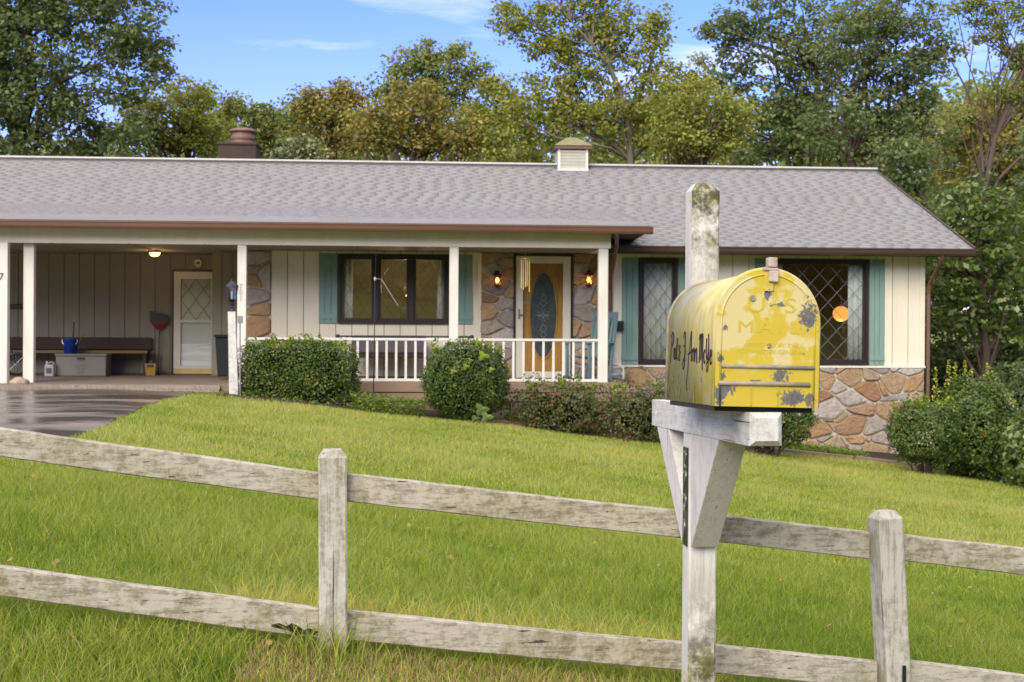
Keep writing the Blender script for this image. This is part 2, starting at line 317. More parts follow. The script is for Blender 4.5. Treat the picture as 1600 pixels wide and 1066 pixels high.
def oak_door_mat():
    t = NT('varnished_oak_door'); v = t.co('Object', (10, 10, 1.0)); g = t.noise(v, 3.5, 8, 0.65, 0.8)
    c = t.ramp(g, [(0.3, (0.30, 0.14, 0.03)), (0.5, (0.48, 0.24, 0.05)), (0.7, (0.55, 0.30, 0.08))]); t.bump(g, 0.15, 0.002)
    return t.base(c, 0.35, 0.4)
MT['oak'] = oak_door_mat()
MT['leadglass'] = painted('dark_leaded_glass', (0.052, 0.062, 0.072), (0.13, 0.15, 0.16), 0.8, 9, 0.2, (1, 1, 1), 0.5, 0.6, 40)
MT['leadline'] = flat('pale_lead_came', (0.33, 0.35, 0.36), 0.4, 0.5)

def ground_mat():
    t = NT('lawn_soil'); geo = t.n('ShaderNodeNewGeometry'); p = geo.outputs['Position']
    n1 = t.noise(p, 0.5, 5, 0.6); n2 = t.noise(p, 30, 5, 0.7)
    c = t.mix(t.ramp(n1, [(0.35, 0.0), (0.7, 1.0)]), (0.13, 0.175, 0.03), (0.19, 0.20, 0.05))
    c = t.mix(t.ramp(n2, [(0.35, 0.6), (0.6, 0.0)]), c, (0.045, 0.05, 0.016))
    t.bump(n2, 0.6, 0.03); return t.base(c, 0.95, 0.1)
MT['ground'] = ground_mat()
def soil_mat():
    t = NT('dark_mulch_soil'); geo = t.n('ShaderNodeNewGeometry'); p = geo.outputs['Position']
    n2 = t.noise(p, 35, 6, 0.75); n1 = t.noise(p, 3, 4, 0.6)
    c = t.ramp(n2, [(0.3, (0.018, 0.013, 0.009)), (0.55, (0.06, 0.04, 0.028)), (0.75, (0.13, 0.09, 0.06))])
    c = t.mix(t.ramp(n1, [(0.5, 0.0), (0.7, 0.5)]), c, (0.05, 0.06, 0.02)); t.bump(n2, 0.9, 0.03); return t.base(c, 0.9, 0.2)
MT['soil'] = soil_mat()
def drive_mat():
    t = NT('wet_driveway_asphalt'); geo = t.n('ShaderNodeNewGeometry'); p = geo.outputs['Position']
    m = t.n('ShaderNodeMapping'); t.set(m.inputs['Vector'], p); m.inputs['Scale'].default_value = (0.35, 1.0, 1)
    wet = t.noise(m.outputs[0], 1.1, 6, 0.62, 0.6); gr = t.noise(p, 90, 3, 0.6); n3 = t.noise(p, 0.9, 5, 0.6)
    wf = t.ramp(wet, [(0.44, 0.0), (0.54, 1.0)])
    c = t.mix(t.ramp(n3, [(0.35, 0.0), (0.65, 1.0)]), (0.26, 0.215, 0.185), (0.17, 0.13, 0.105))
    c = t.mix(wf, c, (0.06, 0.045, 0.036)); c = t.mix(t.ramp(gr, [(0.4, 0.4), (0.6, 0.0)]), c, (0.04, 0.035, 0.03))
    x = t.n('ShaderNodeBump', Strength=0.5, Distance=0.004); t.set(x.inputs['Height'], t.math('MULTIPLY', gr, t.math('SUBTRACT', 1.0, wf)))
    t.t.links.new(x.outputs[0], t.b.inputs['Normal'])
    m_ = t.base(c, t.ramp(wf, [(0.0, 0.40), (1.0, 0.24)]), 0.45); return m_
MT['drive'] = drive_mat()
MT['road'] = flat('road_asphalt', (0.055, 0.053, 0.05), 0.85, 0.3, 0, 0.2, 40)
def grass_mat():
    t = NT('grass_blade'); at = t.n('ShaderNodeAttribute', attribute_name='tone')
    c = t.ramp(at.outputs['Fac'], [(0.0, (0.075, 0.125, 0.015)), (0.3, (0.21, 0.30, 0.022)), (0.5, (0.345, 0.395, 0.07)), (0.68, (0.44, 0.44, 0.14)), (0.8, (0.62, 0.57, 0.06)), (0.87, (0.48, 0.38, 0.18)), (1.0, (0.28, 0.17, 0.10))])
    t.base(c, 0.5, 0.3)
    tl = t.n('ShaderNodeBsdfTranslucent'); t.set(tl.inputs['Color'], c)
    m_ = t.n('ShaderNodeMixShader', Fac=0.4)
    t.t.links.new(t.b.outputs[0], m_.inputs[1]); t.t.links.new(tl.outputs[0], m_.inputs[2]); t.t.links.new(m_.outputs[0], t.out.inputs[0])
    return t.m
MT['grass'] = grass_mat()

LEAF = {
 'dark':  leafmat('dark_green_leaf', [(0, (0.077, 0.113, 0.044)), (0.5, (0.156, 0.200, 0.073)), (0.85, (0.260, 0.290, 0.130)), (1, (0.442, 0.328, 0.146))], 0.45),
 'mid':   leafmat('mid_green_leaf', [(0, (0.126, 0.170, 0.045)), (0.5, (0.236, 0.272, 0.072)), (0.9, (0.388, 0.365, 0.130)), (1, (0.608, 0.402, 0.162))], 0.45),
 'yelg':  leafmat('yellow_green_leaf', [(0, (0.151, 0.185, 0.040)), (0.5, (0.312, 0.331, 0.063)), (0.9, (0.484, 0.438, 0.099)), (1, (0.564, 0.350, 0.114))], 0.45),
 'olive': leafmat('olive_autumn_leaf', [(0, (0.154, 0.149, 0.046)), (0.5, (0.307, 0.257, 0.064)), (0.85, (0.492, 0.366, 0.081)), (1, (0.573, 0.298, 0.116))], 0.45),
 'box':   leafmat('boxwood_leaf', [(0, (0.030, 0.057, 0.011)), (0.5, (0.078, 0.128, 0.022)), (0.93, (0.162, 0.223, 0.041)), (1, (0.270, 0.203, 0.068))], 0.25, 0.38),
 'azal':  leafmat('azalea_leaf', [(0, (0.046, 0.058, 0.018)), (0.45, (0.091, 0.111, 0.029)), (0.75, (0.169, 0.143, 0.052)), (1, (0.247, 0.098, 0.058))], 0.25),
 'bright': leafmat('bright_green_leaf', [(0, (0.10, 0.17, 0.02)), (0.5, (0.20, 0.30, 0.035)), (1, (0.34, 0.42, 0.06))], 0.4),
 'pale':  leafmat('pale_leaf', [(0, (0.10, 0.12, 0.05)), (0.5, (0.20, 0.23, 0.10)), (0.8, (0.36, 0.37, 0.22)), (1, (0.5, 0.48, 0.34))], 0.3),
 'magno': leafmat('broad_vine_leaf', [(0, (0.05, 0.09, 0.018)), (0.5, (0.11, 0.165, 0.035)), (0.85, (0.21, 0.27, 0.09)), (1, (0.34, 0.38, 0.2))], 0.3, 0.35),
 'flower': leafmat('yellow_flower', [(0, (0.208, 0.286, 0.026)), (0.6, (0.494, 0.546, 0.052)), (1, (0.715, 0.715, 0.078))], 0.3),
}

# ------------------------------------------------------------------ mesh helpers
def tag(o, label=None, cat=None, group=None, kind=None):
    if label: o['label'] = label
    if cat: o['category'] = cat
    if group: o['group'] = group
    if kind: o['kind'] = kind
    return o
def empty(name, loc=(0, 0, 0), rz=0.0):
    o = bpy.data.objects.new(name, None); C.objects.link(o); o.empty_display_size = 0.2
    o.location = loc; o.rotation_euler = (0, 0, rz); return o
class MB:
    def __init__(s): s.v = []; s.f = []
    def add(s, vs, fs):
        k = len(s.v); s.v += [tuple(p) for p in vs]; s.f += [tuple(i + k for i in f) for f in fs]; return s
    def box(s, x0, x1, y0, y1, z0, z1, M=None):
        vs = [Vector((x, y, z)) for z in (z0, z1) for y in (y0, y1) for x in (x0, x1)]
        if M is not None: vs = [M @ p for p in vs]
        return s.add(vs, [(0, 2, 3, 1), (4, 5, 7, 6), (0, 1, 5, 4), (2, 6, 7, 3), (0, 4, 6, 2), (1, 3, 7, 5)])
    def bar(s, p, q, w, h, up=(0, 0, 1)):
        p, q = Vector(p), Vector(q); d = (q - p).normalized(); u = Vector(up)
        a = d.cross(u)
        if a.length < 1e-4: a = d.cross(Vector((1, 0, 0)))
        a.normalize(); b = a.cross(d).normalized(); a *= w / 2; b *= h / 2
        vs = [p - a - b, p + a - b, p + a + b, p - a + b, q - a - b, q + a - b, q + a + b, q - a + b]
        return s.add(vs, [(0, 3, 2, 1), (4, 5, 6, 7), (0, 1, 5, 4), (1, 2, 6, 5), (2, 3, 7, 6), (3, 0, 4, 7)])
    def tube(s, pts, rad, n=8, cap=True):
        pts = [Vector(p) for p in pts]; m = len(pts)
        if not hasattr(rad, '__len__'): rad = [rad] * m
        vs = []; u = None
        for i, p in enumerate(pts):
            d = (pts[min(i + 1, m - 1)] - pts[max(i - 1, 0)]).normalized()
            if u is None: u = d.orthogonal().normalized()
            u = (u - d * u.dot(d)); u = u.normalized() if u.length > 1e-5 else d.orthogonal().normalized()
            w = d.cross(u)
            for k in range(n):
                a = 2 * math.pi * k / n; vs.append(p + (u * math.cos(a) + w * math.sin(a)) * rad[i])
        fs = [(i * n + k, i * n + (k + 1) % n, (i + 1) * n + (k + 1) % n, (i + 1) * n + k) for i in range(m - 1) for k in range(n)]
        if cap: fs += [tuple(range(n))[::-1], tuple((m - 1) * n + k for k in range(n))]
        return s.add(vs, fs)
    def lathe(s, prof, n=16, c=(0, 0, 0)):
        m = len(prof); vs = [(c[0] + r * math.cos(2 * math.pi * k / n), c[1] + r * math.sin(2 * math.pi * k / n), c[2] + z) for r, z in prof for k in range(n)]
        fs = [(i * n + k, i * n + (k + 1) % n, (i + 1) * n + (k + 1) % n, (i + 1) * n + k) for i in range(m - 1) for k in range(n)]
        fs += [tuple(range(n))[::-1], tuple((m - 1) * n + k for k in range(n))]
        return s.add(vs, fs)
    def prism(s, poly, y0, y1):            # poly in x,z, pushed along y
        n = len(poly); vs = [(x, y0, z) for x, z in poly] + [(x, y1, z) for x, z in poly]
        return s.add(vs, [tuple(range(n)), tuple(range(2 * n - 1, n - 1, -1))] + [(i, i + n, (i + 1) % n + n, (i + 1) % n) for i in range(n)])
    def mesh(s, name, mat, smooth=False):
        me = bpy.data.meshes.new(name); me.from_pydata(s.v, [], s.f)
        bm = bmesh.new(); bm.from_mesh(me); bmesh.ops.recalc_face_normals(bm, faces=bm.faces); bm.to_mesh(me); bm.free()
        if smooth:
            me.polygons.foreach_set('use_smooth', [True] * len(me.polygons))
        if mat: me.materials.append(mat)
        return me
    def build(s, name, mat, parent=None, smooth=False, bevel=0.0, seg=1):
        me = s.mesh(name, mat, smooth)
        if bevel:
            bm = bmesh.new(); bm.from_mesh(me)
            bmesh.ops.bevel(bm, geom=[e for e in bm.edges if len(e.link_faces) == 2 and e.calc_face_angle(0) > 0.6], offset=bevel, segments=seg, affect='EDGES', profile=0.6)
            bm.to_mesh(me); bm.free()
        o = bpy.data.objects.new(name, me); C.objects.link(o); o.parent = parent
        return o
def inst(name, me, parent=None, loc=(0, 0, 0), rot=(0, 0, 0), scale=(1, 1, 1)):
    o = bpy.data.objects.new(name, me); C.objects.link(o); o.parent = parent
    o.location = loc; o.rotation_euler = rot; o.scale = scale; return o
def copy_tree(o, parent=None):
    c = o.copy(); C.objects.link(c); c.parent = parent
    for ch in o.children: copy_tree(ch, c)
    return c
def npmesh(name, verts, faces, mat, tone=None, parent=None, loc=(0, 0, 0), smooth=False):
    """verts (N,3); faces (M,k) fixed k; tone one value per face"""
    me = bpy.data.meshes.new(name); nv, (nf, k) = len(verts), faces.shape
    me.vertices.add(nv); me.vertices.foreach_set('co', np.ascontiguousarray(verts, np.float32).ravel())
    me.loops.add(nf * k); me.loops.foreach_set('vertex_index', np.ascontiguousarray(faces, np.int32).ravel())
    me.polygons.add(nf); me.polygons.foreach_set('loop_start', np.arange(0, nf * k, k, dtype=np.int32))
    me.polygons.foreach_set('loop_total', np.full(nf, k, np.int32))
    if tone is not None:
        a = me.attributes.new('tone', 'FLOAT', 'FACE'); a.data.foreach_set('value', np.ascontiguousarray(tone, np.float32))
    if smooth: me.polygons.foreach_set('use_smooth', np.ones(nf, bool))
    me.update(calc_edges=True); me.materials.append(mat)
    o = bpy.data.objects.new(name, me); C.objects.link(o); o.parent = parent; o.location = loc
    return o

# ------------------------------------------------------------------ picture measurements -> metres
def ray(px, py):
    u, v = (px - 800) / F, (HZ - py) / F
    return u * math.cos(ROLL) - v * math.sin(ROLL), v * math.cos(ROLL) + u * math.sin(ROLL)
def P(px, py, d):                      # world point at depth d
    a, b = ray(px, py); return Vector((a * d, d, b * d + Z0))
YAW = R(4.2); HY = 23.2; FLOOR = 0.1   # house frame: origin on the porch post line, z = 0 at porch floor
cy_, sy_ = math.cos(YAW), math.sin(YAW)
def H(px, py, ly):                     # house-frame x,z of a picture point on the plane y = ly
    a, b = ray(px, py)
    # point (a t, t, b t); local y = -(X) sin + (Y-HY) cos = ly
    t = (ly + HY * cy_) / (cy_ - a * sy_)
    X, Y = a * t, t
    return X * cy_ + (Y - HY) * sy_, b * t + Z0 - FLOOR
def HW(x, y, z=0.0):                   # house frame -> world
    return Vector((x * cy_ - y * sy_, HY + x * sy_ + y * cy_, z + FLOOR))
def hx(px, ly, py=500): return H(px, py, ly)[0]
def hz(px, py, ly): return H(px, py, ly)[1]

def g(X, Y):                           # terrain height (world)
    X = np.asarray(X, float); Y = np.asarray(Y, float)
    A = -1.14 - 0.12 * np.clip(X, -2.6, 12)
    B = -1.13 - 0.11 * (np.clip(X, -4.3, 11) + 4.3)
    t = np.clip((Y - 4.45) / 17.5, 0, 1) ** 0.75
    z = A * (1 - t) + B * t
    z = z - 0.13 * np.clip(4.1 - Y, 0, 3.6) + 0.085 * np.clip(-8 - Y, 0, 52)
    z = z - 0.04 * np.clip(Y - 30, 0, 30) * np.clip((X + 2) / 12, 0, 1)
    z = z + 0.02 * np.clip(Y - 60, 0, 400) 
    z = z + 0.012 * np.sin(X * 2.1 + Y * 0.7) + 0.010 * np.sin(Y * 2.9 - X)
    return z + Z0

# ------------------------------------------------------------------ ground, driveway, road
xs = np.concatenate([np.linspace(-600, -40, 15), np.linspace(-35, -9, 20), np.linspace(-8.5, 12, 110), np.linspace(12.5, 40, 20), np.linspace(60, 600, 14)])
ys = np.concatenate([np.linspace(-400, -12, 14), np.linspace(-8, 3.8, 24), np.linspace(4, 24, 110), np.linspace(25, 70, 30), np.linspace(85, 900, 20)])
GX, GY = np.meshgrid(xs, ys); gv = np.stack([GX.ravel(), GY.ravel(), g(GX, GY).ravel()], 1)
nx_, ny_ = len(xs), len(ys); ii = np.arange((nx_ - 1) * (ny_ - 1)); r_, c_ = ii // (nx_ - 1), ii % (nx_ - 1); k_ = r_ * nx_ + c_
tag(npmesh('ground', gv, np.stack([k_, k_ + 1, k_ + nx_ + 1, k_ + nx_], 1), MT['ground'], smooth=True), kind='structure')

DE = np.array([(0, -3.55), (4, -3.55), (10.2, -3.62), (12.4, -3.74), (14.85, -4.1), (17.5, -4.48), (20, -4.75), (21.6, -4.95), (22.4, -5.0)])
def drive_edge(Y): return np.interp(Y, DE[:, 0], DE[:, 1])
def sheet(name, x0f, x1f, y0, y1, nx, ny, mat, dz, kind='structure'):
    Y = np.linspace(y0, y1, ny)[:, None] * np.ones(nx); u = np.linspace(0, 1, nx)[None, :]
    X = x0f(Y) * (1 - u) + x1f(Y) * u; v = np.stack([X.ravel(), Y.ravel(), g(X, Y).ravel() + dz], 1)
    i = np.arange((nx - 1) * (ny - 1)); k = (i // (nx - 1)) * nx + i % (nx - 1)
    return tag(npmesh(name, v, np.stack([k, k + 1, k + nx + 1, k + nx], 1), mat, smooth=True), kind=kind)
sheet('driveway', lambda Y: Y * 0 - 17.0, drive_edge, 1.6, 22.55, 60, 90, MT['drive'], 0.008)
sheet('road', lambda Y: Y * 0 - 60.0, lambda Y: Y * 0 + 60, -4.5, 1.5, 120, 10, MT['road'], 0.006)

# planting bed in front of the house; front edge follows the timber edging
BE = [(368, 622), (470, 634), (600, 648), (700, 657), (790, 664), (900, 676), (1030, 694), (1140, 700), (1250, 700), (1330, 709), (1420, 722), (1500, 738), (1600, 762), (1700, 785)]
def ground_hit(px, py):
    a, b = ray(px, py); d = 10.0
    lo, hi = 3.5, 60.0
    for _ in range(40):
        d = (lo + hi) / 2
        if Z0 + b * d > g(a * d, d): lo = d
        else: hi = d
    return a * d, d
bed = np.array([ground_hit(*p) for p in BE]); bed[:, 1] = np.clip(bed[:, 1], 17.5, 22.6)
def bed_y(X): return np.interp(X, bed[:, 0], bed[:, 1])
def grid_bed():
    X = np.linspace(-4.35, 9.5, 90)[None, :] * np.ones((12, 1)); u = np.linspace(0, 1, 12)[:, None]
    Y = bed_y(X) * (1 - u) + (25.2 + X * 0.066) * u
    v = np.stack([X.ravel(), Y.ravel(), g(X, Y).ravel() + 0.012], 1)
    i = np.arange(89 * 11); k = (i // 89) * 90 + i % 89
    tag(npmesh('planting_bed_soil', v, np.stack([k, k + 1, k + 91, k + 90], 1), MT['soil'], smooth=True), kind='structure')
grid_bed()
# timber edging pieces along the bed
edge_pts = [(x, float(bed_y(x))) for x in (-0.6, 0.55, 1.7, 2.9, 4.2, 5.5, 6.8)]
elabels = ['weathered edging timber under the round boxwood', 'edging timber in front of the low reddish azalea, next after the boxwood one', 'edging timber below the azaleas just left of the mailbox arm',
           'edging timber behind the mailbox post', 'edging timber right of the mailbox in front of the stone wall', 'edging timber in front of the light green bush at the house corner']
for i in range(len(edge_pts) - 1):
    (xa, ya), (xb, yb) = edge_pts[i], edge_pts[i + 1]
    m = MB().bar((xa + 0.02, ya - 0.02, float(g(xa, ya)) + 0.035), (xb - 0.02, yb - 0.02, float(g(xb, yb)) + 0.03), 0.10, 0.09)
    tag(m.build('edging_timber', MT['deck'], bevel=0.01), elabels[i], 'edging timber', 'timbers edging the flower bed')

# ------------------------------------------------------------------ the house
house = tag(empty('house', HW(0, 0, 0), YAW), 'long single storey ranch house with cream siding, stone front and grey shingle roof', 'house')
PW = 1.8        # front wall plane
CEIL = hz(500, 384, 0)            # ceiling / beam underside
def split_rects(x0, x1, z0, z1, holes):
    """cells of the rectangle outside the holes"""
    X = sorted({x0, x1, *[v for h in holes for v in h[:2] if x0 < v < x1]}); Z = sorted({z0, z1, *[v for h in holes for v in h[2:] if z0 < v < z1]})
    out = []
    for a, b in zip(X, X[1:]):
        for c, d in zip(Z, Z[1:]):
            mx_, mz = (a + b) / 2, (c + d) / 2
            if not any(h[0] < mx_ < h[1] and h[2] < mz < h[3] for h in holes): out.append((a, b, c, d))
    return out
def wall_panel(name, x0, x1, z0, z1, y, holes=(), mat='gap', th=0.12):
    m = MB()
    for a, b, c, d in split_rects(x0, x1, z0, z1, holes): m.box(a, b, y, y + th, c, d)
    return m.build(name, MT[mat], house)
def siding(parent, x0, x1, z0, z1, y, holes=(), w=0.30, mat='cream', start=None, cap=True):
    n = max(1, round((x1 - x0) / w)); w = (x1 - x0) / n
    for i in range(n):
        a, b = x0 + i * w + 0.006, x0 + (i + 1) * w - 0.006
        cuts = sorted([h for h in holes if h[0] < b - 0.01 and h[1] > a + 0.01], key=lambda h: h[2])
        z = z0; segs = []; part = []
        for h in cuts:
            if h[0] <= a + 0.01 and h[1] >= b - 0.01:
                if h[2] > z: segs.append((a, b, z, h[2]))
                z = h[3]
            else: part.append(h)
        if z < z1: segs.append((a, b, z, z1))
        for s in segs:
            m = MB()
            for c in split_rects(*s, part): m.box(c[0], c[1], y - 0.016 - 0.002 * (i % 3), y - 0.0005, c[2], c[3])
            if m.v: m.build('siding_board', MT[mat], parent)

def px_rect(x0, x1, y0, y1, ly):        # picture rectangle -> (xa, xb, zbot, ztop) on plane ly
    xm, ym = (x0 + x1) / 2, (y0 + y1) / 2
    return (hx(x0, ly, ym), hx(x1, ly, ym), hz(xm, y1, ly), hz(xm, y0, ly))
W1 = px_rect(528, 702, 397.5, 506, PW); W2 = px_rect(997, 1058, 403, 570, PW); W3 = px_rect(1204, 1356, 405, 570, PW)
DOORF = px_rect(805, 892, 400, 592, PW)
xL = -12.0; xPierA, xPierB = hx(385, PW), hx(423.5, PW); xStA, xStB = hx(750, PW), hx(951, PW); xWing = hx(967, PW); xR = hx(1443, PW)
zTop = CEIL - 0.0005
zSid = hz(1200, 571.5, PW)             # bottom of wing siding
zWt = hz(1200, 396, PW) + 0.05
GB = -1.6                              # stone base reaches below ground
# -- porch wall
wp = wall_panel('siding_wall', xPierB, xStA, 0.0, zTop, PW, [W1])
siding(wp, xPierB + 0.0, xStA, 0.02, zTop, PW, [W1], 0.285)
ws = wall_panel('stone_wall', xStA, xStB, -0.02, zTop, PW + 0.001, [DOORF], 'mortar')
wpier = wall_panel('stone_wall', xPierA, xPierB, -0.02, zTop, PW + 0.001, [], 'mortar', 1.0)
ww = wall_panel('siding_wall', xStB, xR, zSid, zWt, PW, [W2, W3])
siding(ww, xWing, xR, zSid + 0.0, zWt, PW, [W2, W3], 0.29)
wb = wall_panel('stone_wall', xStB, xR, GB, zSid - 0.0005, PW - 0.03, [], 'mortar', 0.15)
# wing side + back + interior shell
m = MB(); m.box(xR - 0.12, xR - 0.0005, PW + 0.1201, 9.4, GB, zWt); m.box(xPierA, xR, 9.4, 9.52, GB, zWt)
m.build('rear_wall', MT['cream'], house)
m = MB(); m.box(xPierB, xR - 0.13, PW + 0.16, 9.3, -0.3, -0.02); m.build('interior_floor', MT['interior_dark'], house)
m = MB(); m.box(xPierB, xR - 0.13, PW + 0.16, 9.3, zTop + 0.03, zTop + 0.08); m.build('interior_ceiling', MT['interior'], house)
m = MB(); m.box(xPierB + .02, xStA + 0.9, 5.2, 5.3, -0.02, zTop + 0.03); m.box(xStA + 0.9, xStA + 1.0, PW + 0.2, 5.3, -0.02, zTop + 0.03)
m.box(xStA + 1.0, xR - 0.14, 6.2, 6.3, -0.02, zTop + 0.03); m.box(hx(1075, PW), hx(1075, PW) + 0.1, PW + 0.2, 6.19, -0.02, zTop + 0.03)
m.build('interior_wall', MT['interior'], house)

# -- field stones by Voronoi cells
def clip(poly, a, b, c):                # keep a x + b z <= c
    out = []
    for i in range(len(poly)):
        p, q = poly[i], poly[(i + 1) % len(poly)]; dp, dq = a * p[0] + b * p[1] - c, a * q[0] + b * q[1] - c
        if dp <= 0: out.append(p)
        if (dp < 0 < dq) or (dq < 0 < dp):
            t = dp / (dp - dq); out.append((p[0] + (q[0] - p[0]) * t, p[1] + (q[1] - p[1]) * t))
    return out
def stones(parent, x0, x1, z0, z1, y, size, seed, aspect=1.5):
    rd = random.Random(seed); n = max(2, int((x1 - x0) * (z1 - z0) / (size * size)))
    pts = []
    for _ in range(n * 30):
        p = (rd.uniform(x0, x1), rd.uniform(z0, z1)); rr = size * rd.choice([0.35, 0.5, 0.75, 1.0, 1.25])
        if all(((p[0] - q[0]) / aspect) ** 2 + ((p[1] - q[1])) ** 2 > (min(rr, q[2]) * 0.75) ** 2 for q in pts): pts.append((p[0], p[1], rr))
        if len(pts) >= n: break
    for i, p in enumerate(pts):
        poly = [(x0 + .004, z0), (x1 - .004, z0), (x1 - .004, z1 - .004), (x0 + .004, z1 - .004)]
        for j, q in enumerate(pts):
            if i == j: continue
            # anisotropic bisector
            ax, az = (q[0] - p[0]) / aspect ** 2, q[1] - p[1]
            L = math.hypot(ax, az)
            if L < 1e-5: continue
            D2 = ((q[0] - p[0]) / aspect) ** 2 + (q[1] - p[1]) ** 2; tt = (D2 + (0.5 * p[2]) ** 2 - (0.5 * q[2]) ** 2) / (2 * D2)
            mx_, mz = p[0] + (q[0] - p[0]) * tt, p[1] + (q[1] - p[1]) * tt
            poly = clip(poly, ax / L, az / L, (ax * mx_ + az * mz) / L - 0.009)
            if len(poly) < 3: break
        if len(poly) < 3: continue
        # subdivide edges and wobble
        cx = sum(a for a, _ in poly) / len(poly); cz = sum(b for _, b in poly) / len(poly)
        ring = []
        for k in range(len(poly)):
            a, b = poly[k], poly[(k + 1) % len(poly)]
            L = math.hypot(b[0] - a[0], b[1] - a[1])
            if L < 0.012: continue
            for u in ((0.12, 0.5, 0.88) if L > 0.1 else (0.3, 0.7)):
                w = rd.uniform(-0.006, 0.004)
                x_, z_ = a[0] + (b[0] - a[0]) * u, a[1] + (b[1] - a[1]) * u
                dx, dz = x_ - cx, z_ - cz; l = math.hypot(dx, dz) + 1e-6
                ring.append((x_ + dx / l * w, z_ + dz / l * w))
        if len(ring) < 3: continue
        dep = rd.uniform(0.025, 0.065); nn = len(ring)
        vs = [(a, y, b) for a, b in ring] + [(cx + (a - cx) * 0.97, y - dep * 0.7, cz + (b - cz) * 0.97) for a, b in ring]
        vs += [(cx + (a - cx) * 0.82, y - dep * rd.uniform(0.9, 1.15), cz + (b - cz) * 0.82) for a, b in ring] + [(cx, y - dep * 1.05, cz)]
        fs = [(k, (k + 1) % nn, nn + (k + 1) % nn, nn + k) for k in range(nn)] + [(nn + k, nn + (k + 1) % nn, 2 * nn + (k + 1) % nn, 2 * nn + k) for k in range(nn)]
        fs += [(2 * nn + k, 2 * nn + (k + 1) % nn, 3 * nn) for k in range(nn)]
        MB().add(vs, fs).build('stone', MT['stone'], parent)
stones(ws, xStA, DOORF[0] - 0.02, 0.0, zTop, PW, 0.24, 3, 1.4)
stones(ws, DOORF[1] + 0.02, xStB - 0.02, 0.0, zTop, PW, 0.25, 8, 1.2)
stones(ws, DOORF[0], DOORF[1], DOORF[3] + 0.03, zTop, PW, 0.26, 9, 1.8)
stones(wpier, xPierA, xPierB, 0.0, zTop, PW, 0.27, 4, 1.2)
stones(wb, xStB + 0.3, xR, -1.45, zSid, PW - 0.031, 0.27, 23, 1.5)

# -- carport: back wall, closet, ceiling, floor
YB = 3.65
YC = 2.75
xCl = hx(331, YC)
CD = px_rect(271.5, 334, 424, 585, YB)
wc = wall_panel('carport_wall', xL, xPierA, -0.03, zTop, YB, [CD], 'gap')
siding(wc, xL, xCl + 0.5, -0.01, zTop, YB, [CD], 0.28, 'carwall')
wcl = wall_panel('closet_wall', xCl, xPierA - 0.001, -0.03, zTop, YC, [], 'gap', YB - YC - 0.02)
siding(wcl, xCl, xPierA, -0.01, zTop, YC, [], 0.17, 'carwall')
MB().box(CD[0], CD[1], YB + 0.13, YB + 0.2, CD[2], CD[3]).build('door_backing', MT['interior_dark'], house)
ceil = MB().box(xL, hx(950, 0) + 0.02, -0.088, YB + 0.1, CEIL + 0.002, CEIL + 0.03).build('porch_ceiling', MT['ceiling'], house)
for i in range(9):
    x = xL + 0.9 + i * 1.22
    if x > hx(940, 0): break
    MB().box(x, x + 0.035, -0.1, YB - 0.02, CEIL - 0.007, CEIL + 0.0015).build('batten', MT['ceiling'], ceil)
carslab = MB().box(xL, hx(366, 0) + 0.35, -0.55, YB, -0.20, -0.035)
nE = 260; xe = np.linspace(xL, hx(352, 0), nE); rows = []
for j, (yy, zz, ja) in enumerate([(-0.549, -0.037, 0.0), (-0.57, -0.045, 0.015), (-0.62, -0.085, 0.03), (-0.68, -0.11, 0.04), (-0.76, -0.16, 0.05), (-0.80, -0.24, 0.04)]):
    wv = np.interp(xe, np.linspace(xL, xe[-1], 60), rng.normal(size=60)); rows.append([(xe[i] , yy + ja * (0.8 * wv[i] + rng.uniform(-.3, .3)), zz + ja * 0.35 * (wv[i] * .6 + rng.uniform(-.5, .5))) for i in range(nE)])
carslab.add([p for r0 in rows for p in r0], [(j * nE + i, j * nE + i + 1, (j + 1) * nE + i + 1, (j + 1) * nE + i) for j in range(5) for i in range(nE - 1)])
carslab.build('carport_slab', MT['concrete'], house)

# -- porch deck
xD0, xD1 = hx(366, 0) + 0.36, 2.02
for i in range(11):
    y = -0.22 + i * 0.183
    MB().box(xD0, xD1, y, min(y + 0.176, PW - 0.04), -0.035, 0.0).build('deck_board', MT['deck'], house)
MB().box(xD0, xD1, -0.245, -0.221, -0.16, -0.004).build('deck_fascia', MT['deckside'], house, bevel=0.004)
MB().box(xD0, xD1, -0.215, -0.190, -0.16, -0.04).build('deck_beam', MT['deck'], house)
MB().box(xD0, xD1, -0.30, -0.262, -0.30, -0.175).build('deck_step_board', MT['deckside'], house, bevel=0.004)
MB().box(xD0, xD1, -0.18, -0.05, -1.5, -0.17).build('porch_base', MT['block'], house)
MB().box(xD0, xD1, -0.27, -0.18, -0.9, -0.185).build('porch_base', MT['block'], house)

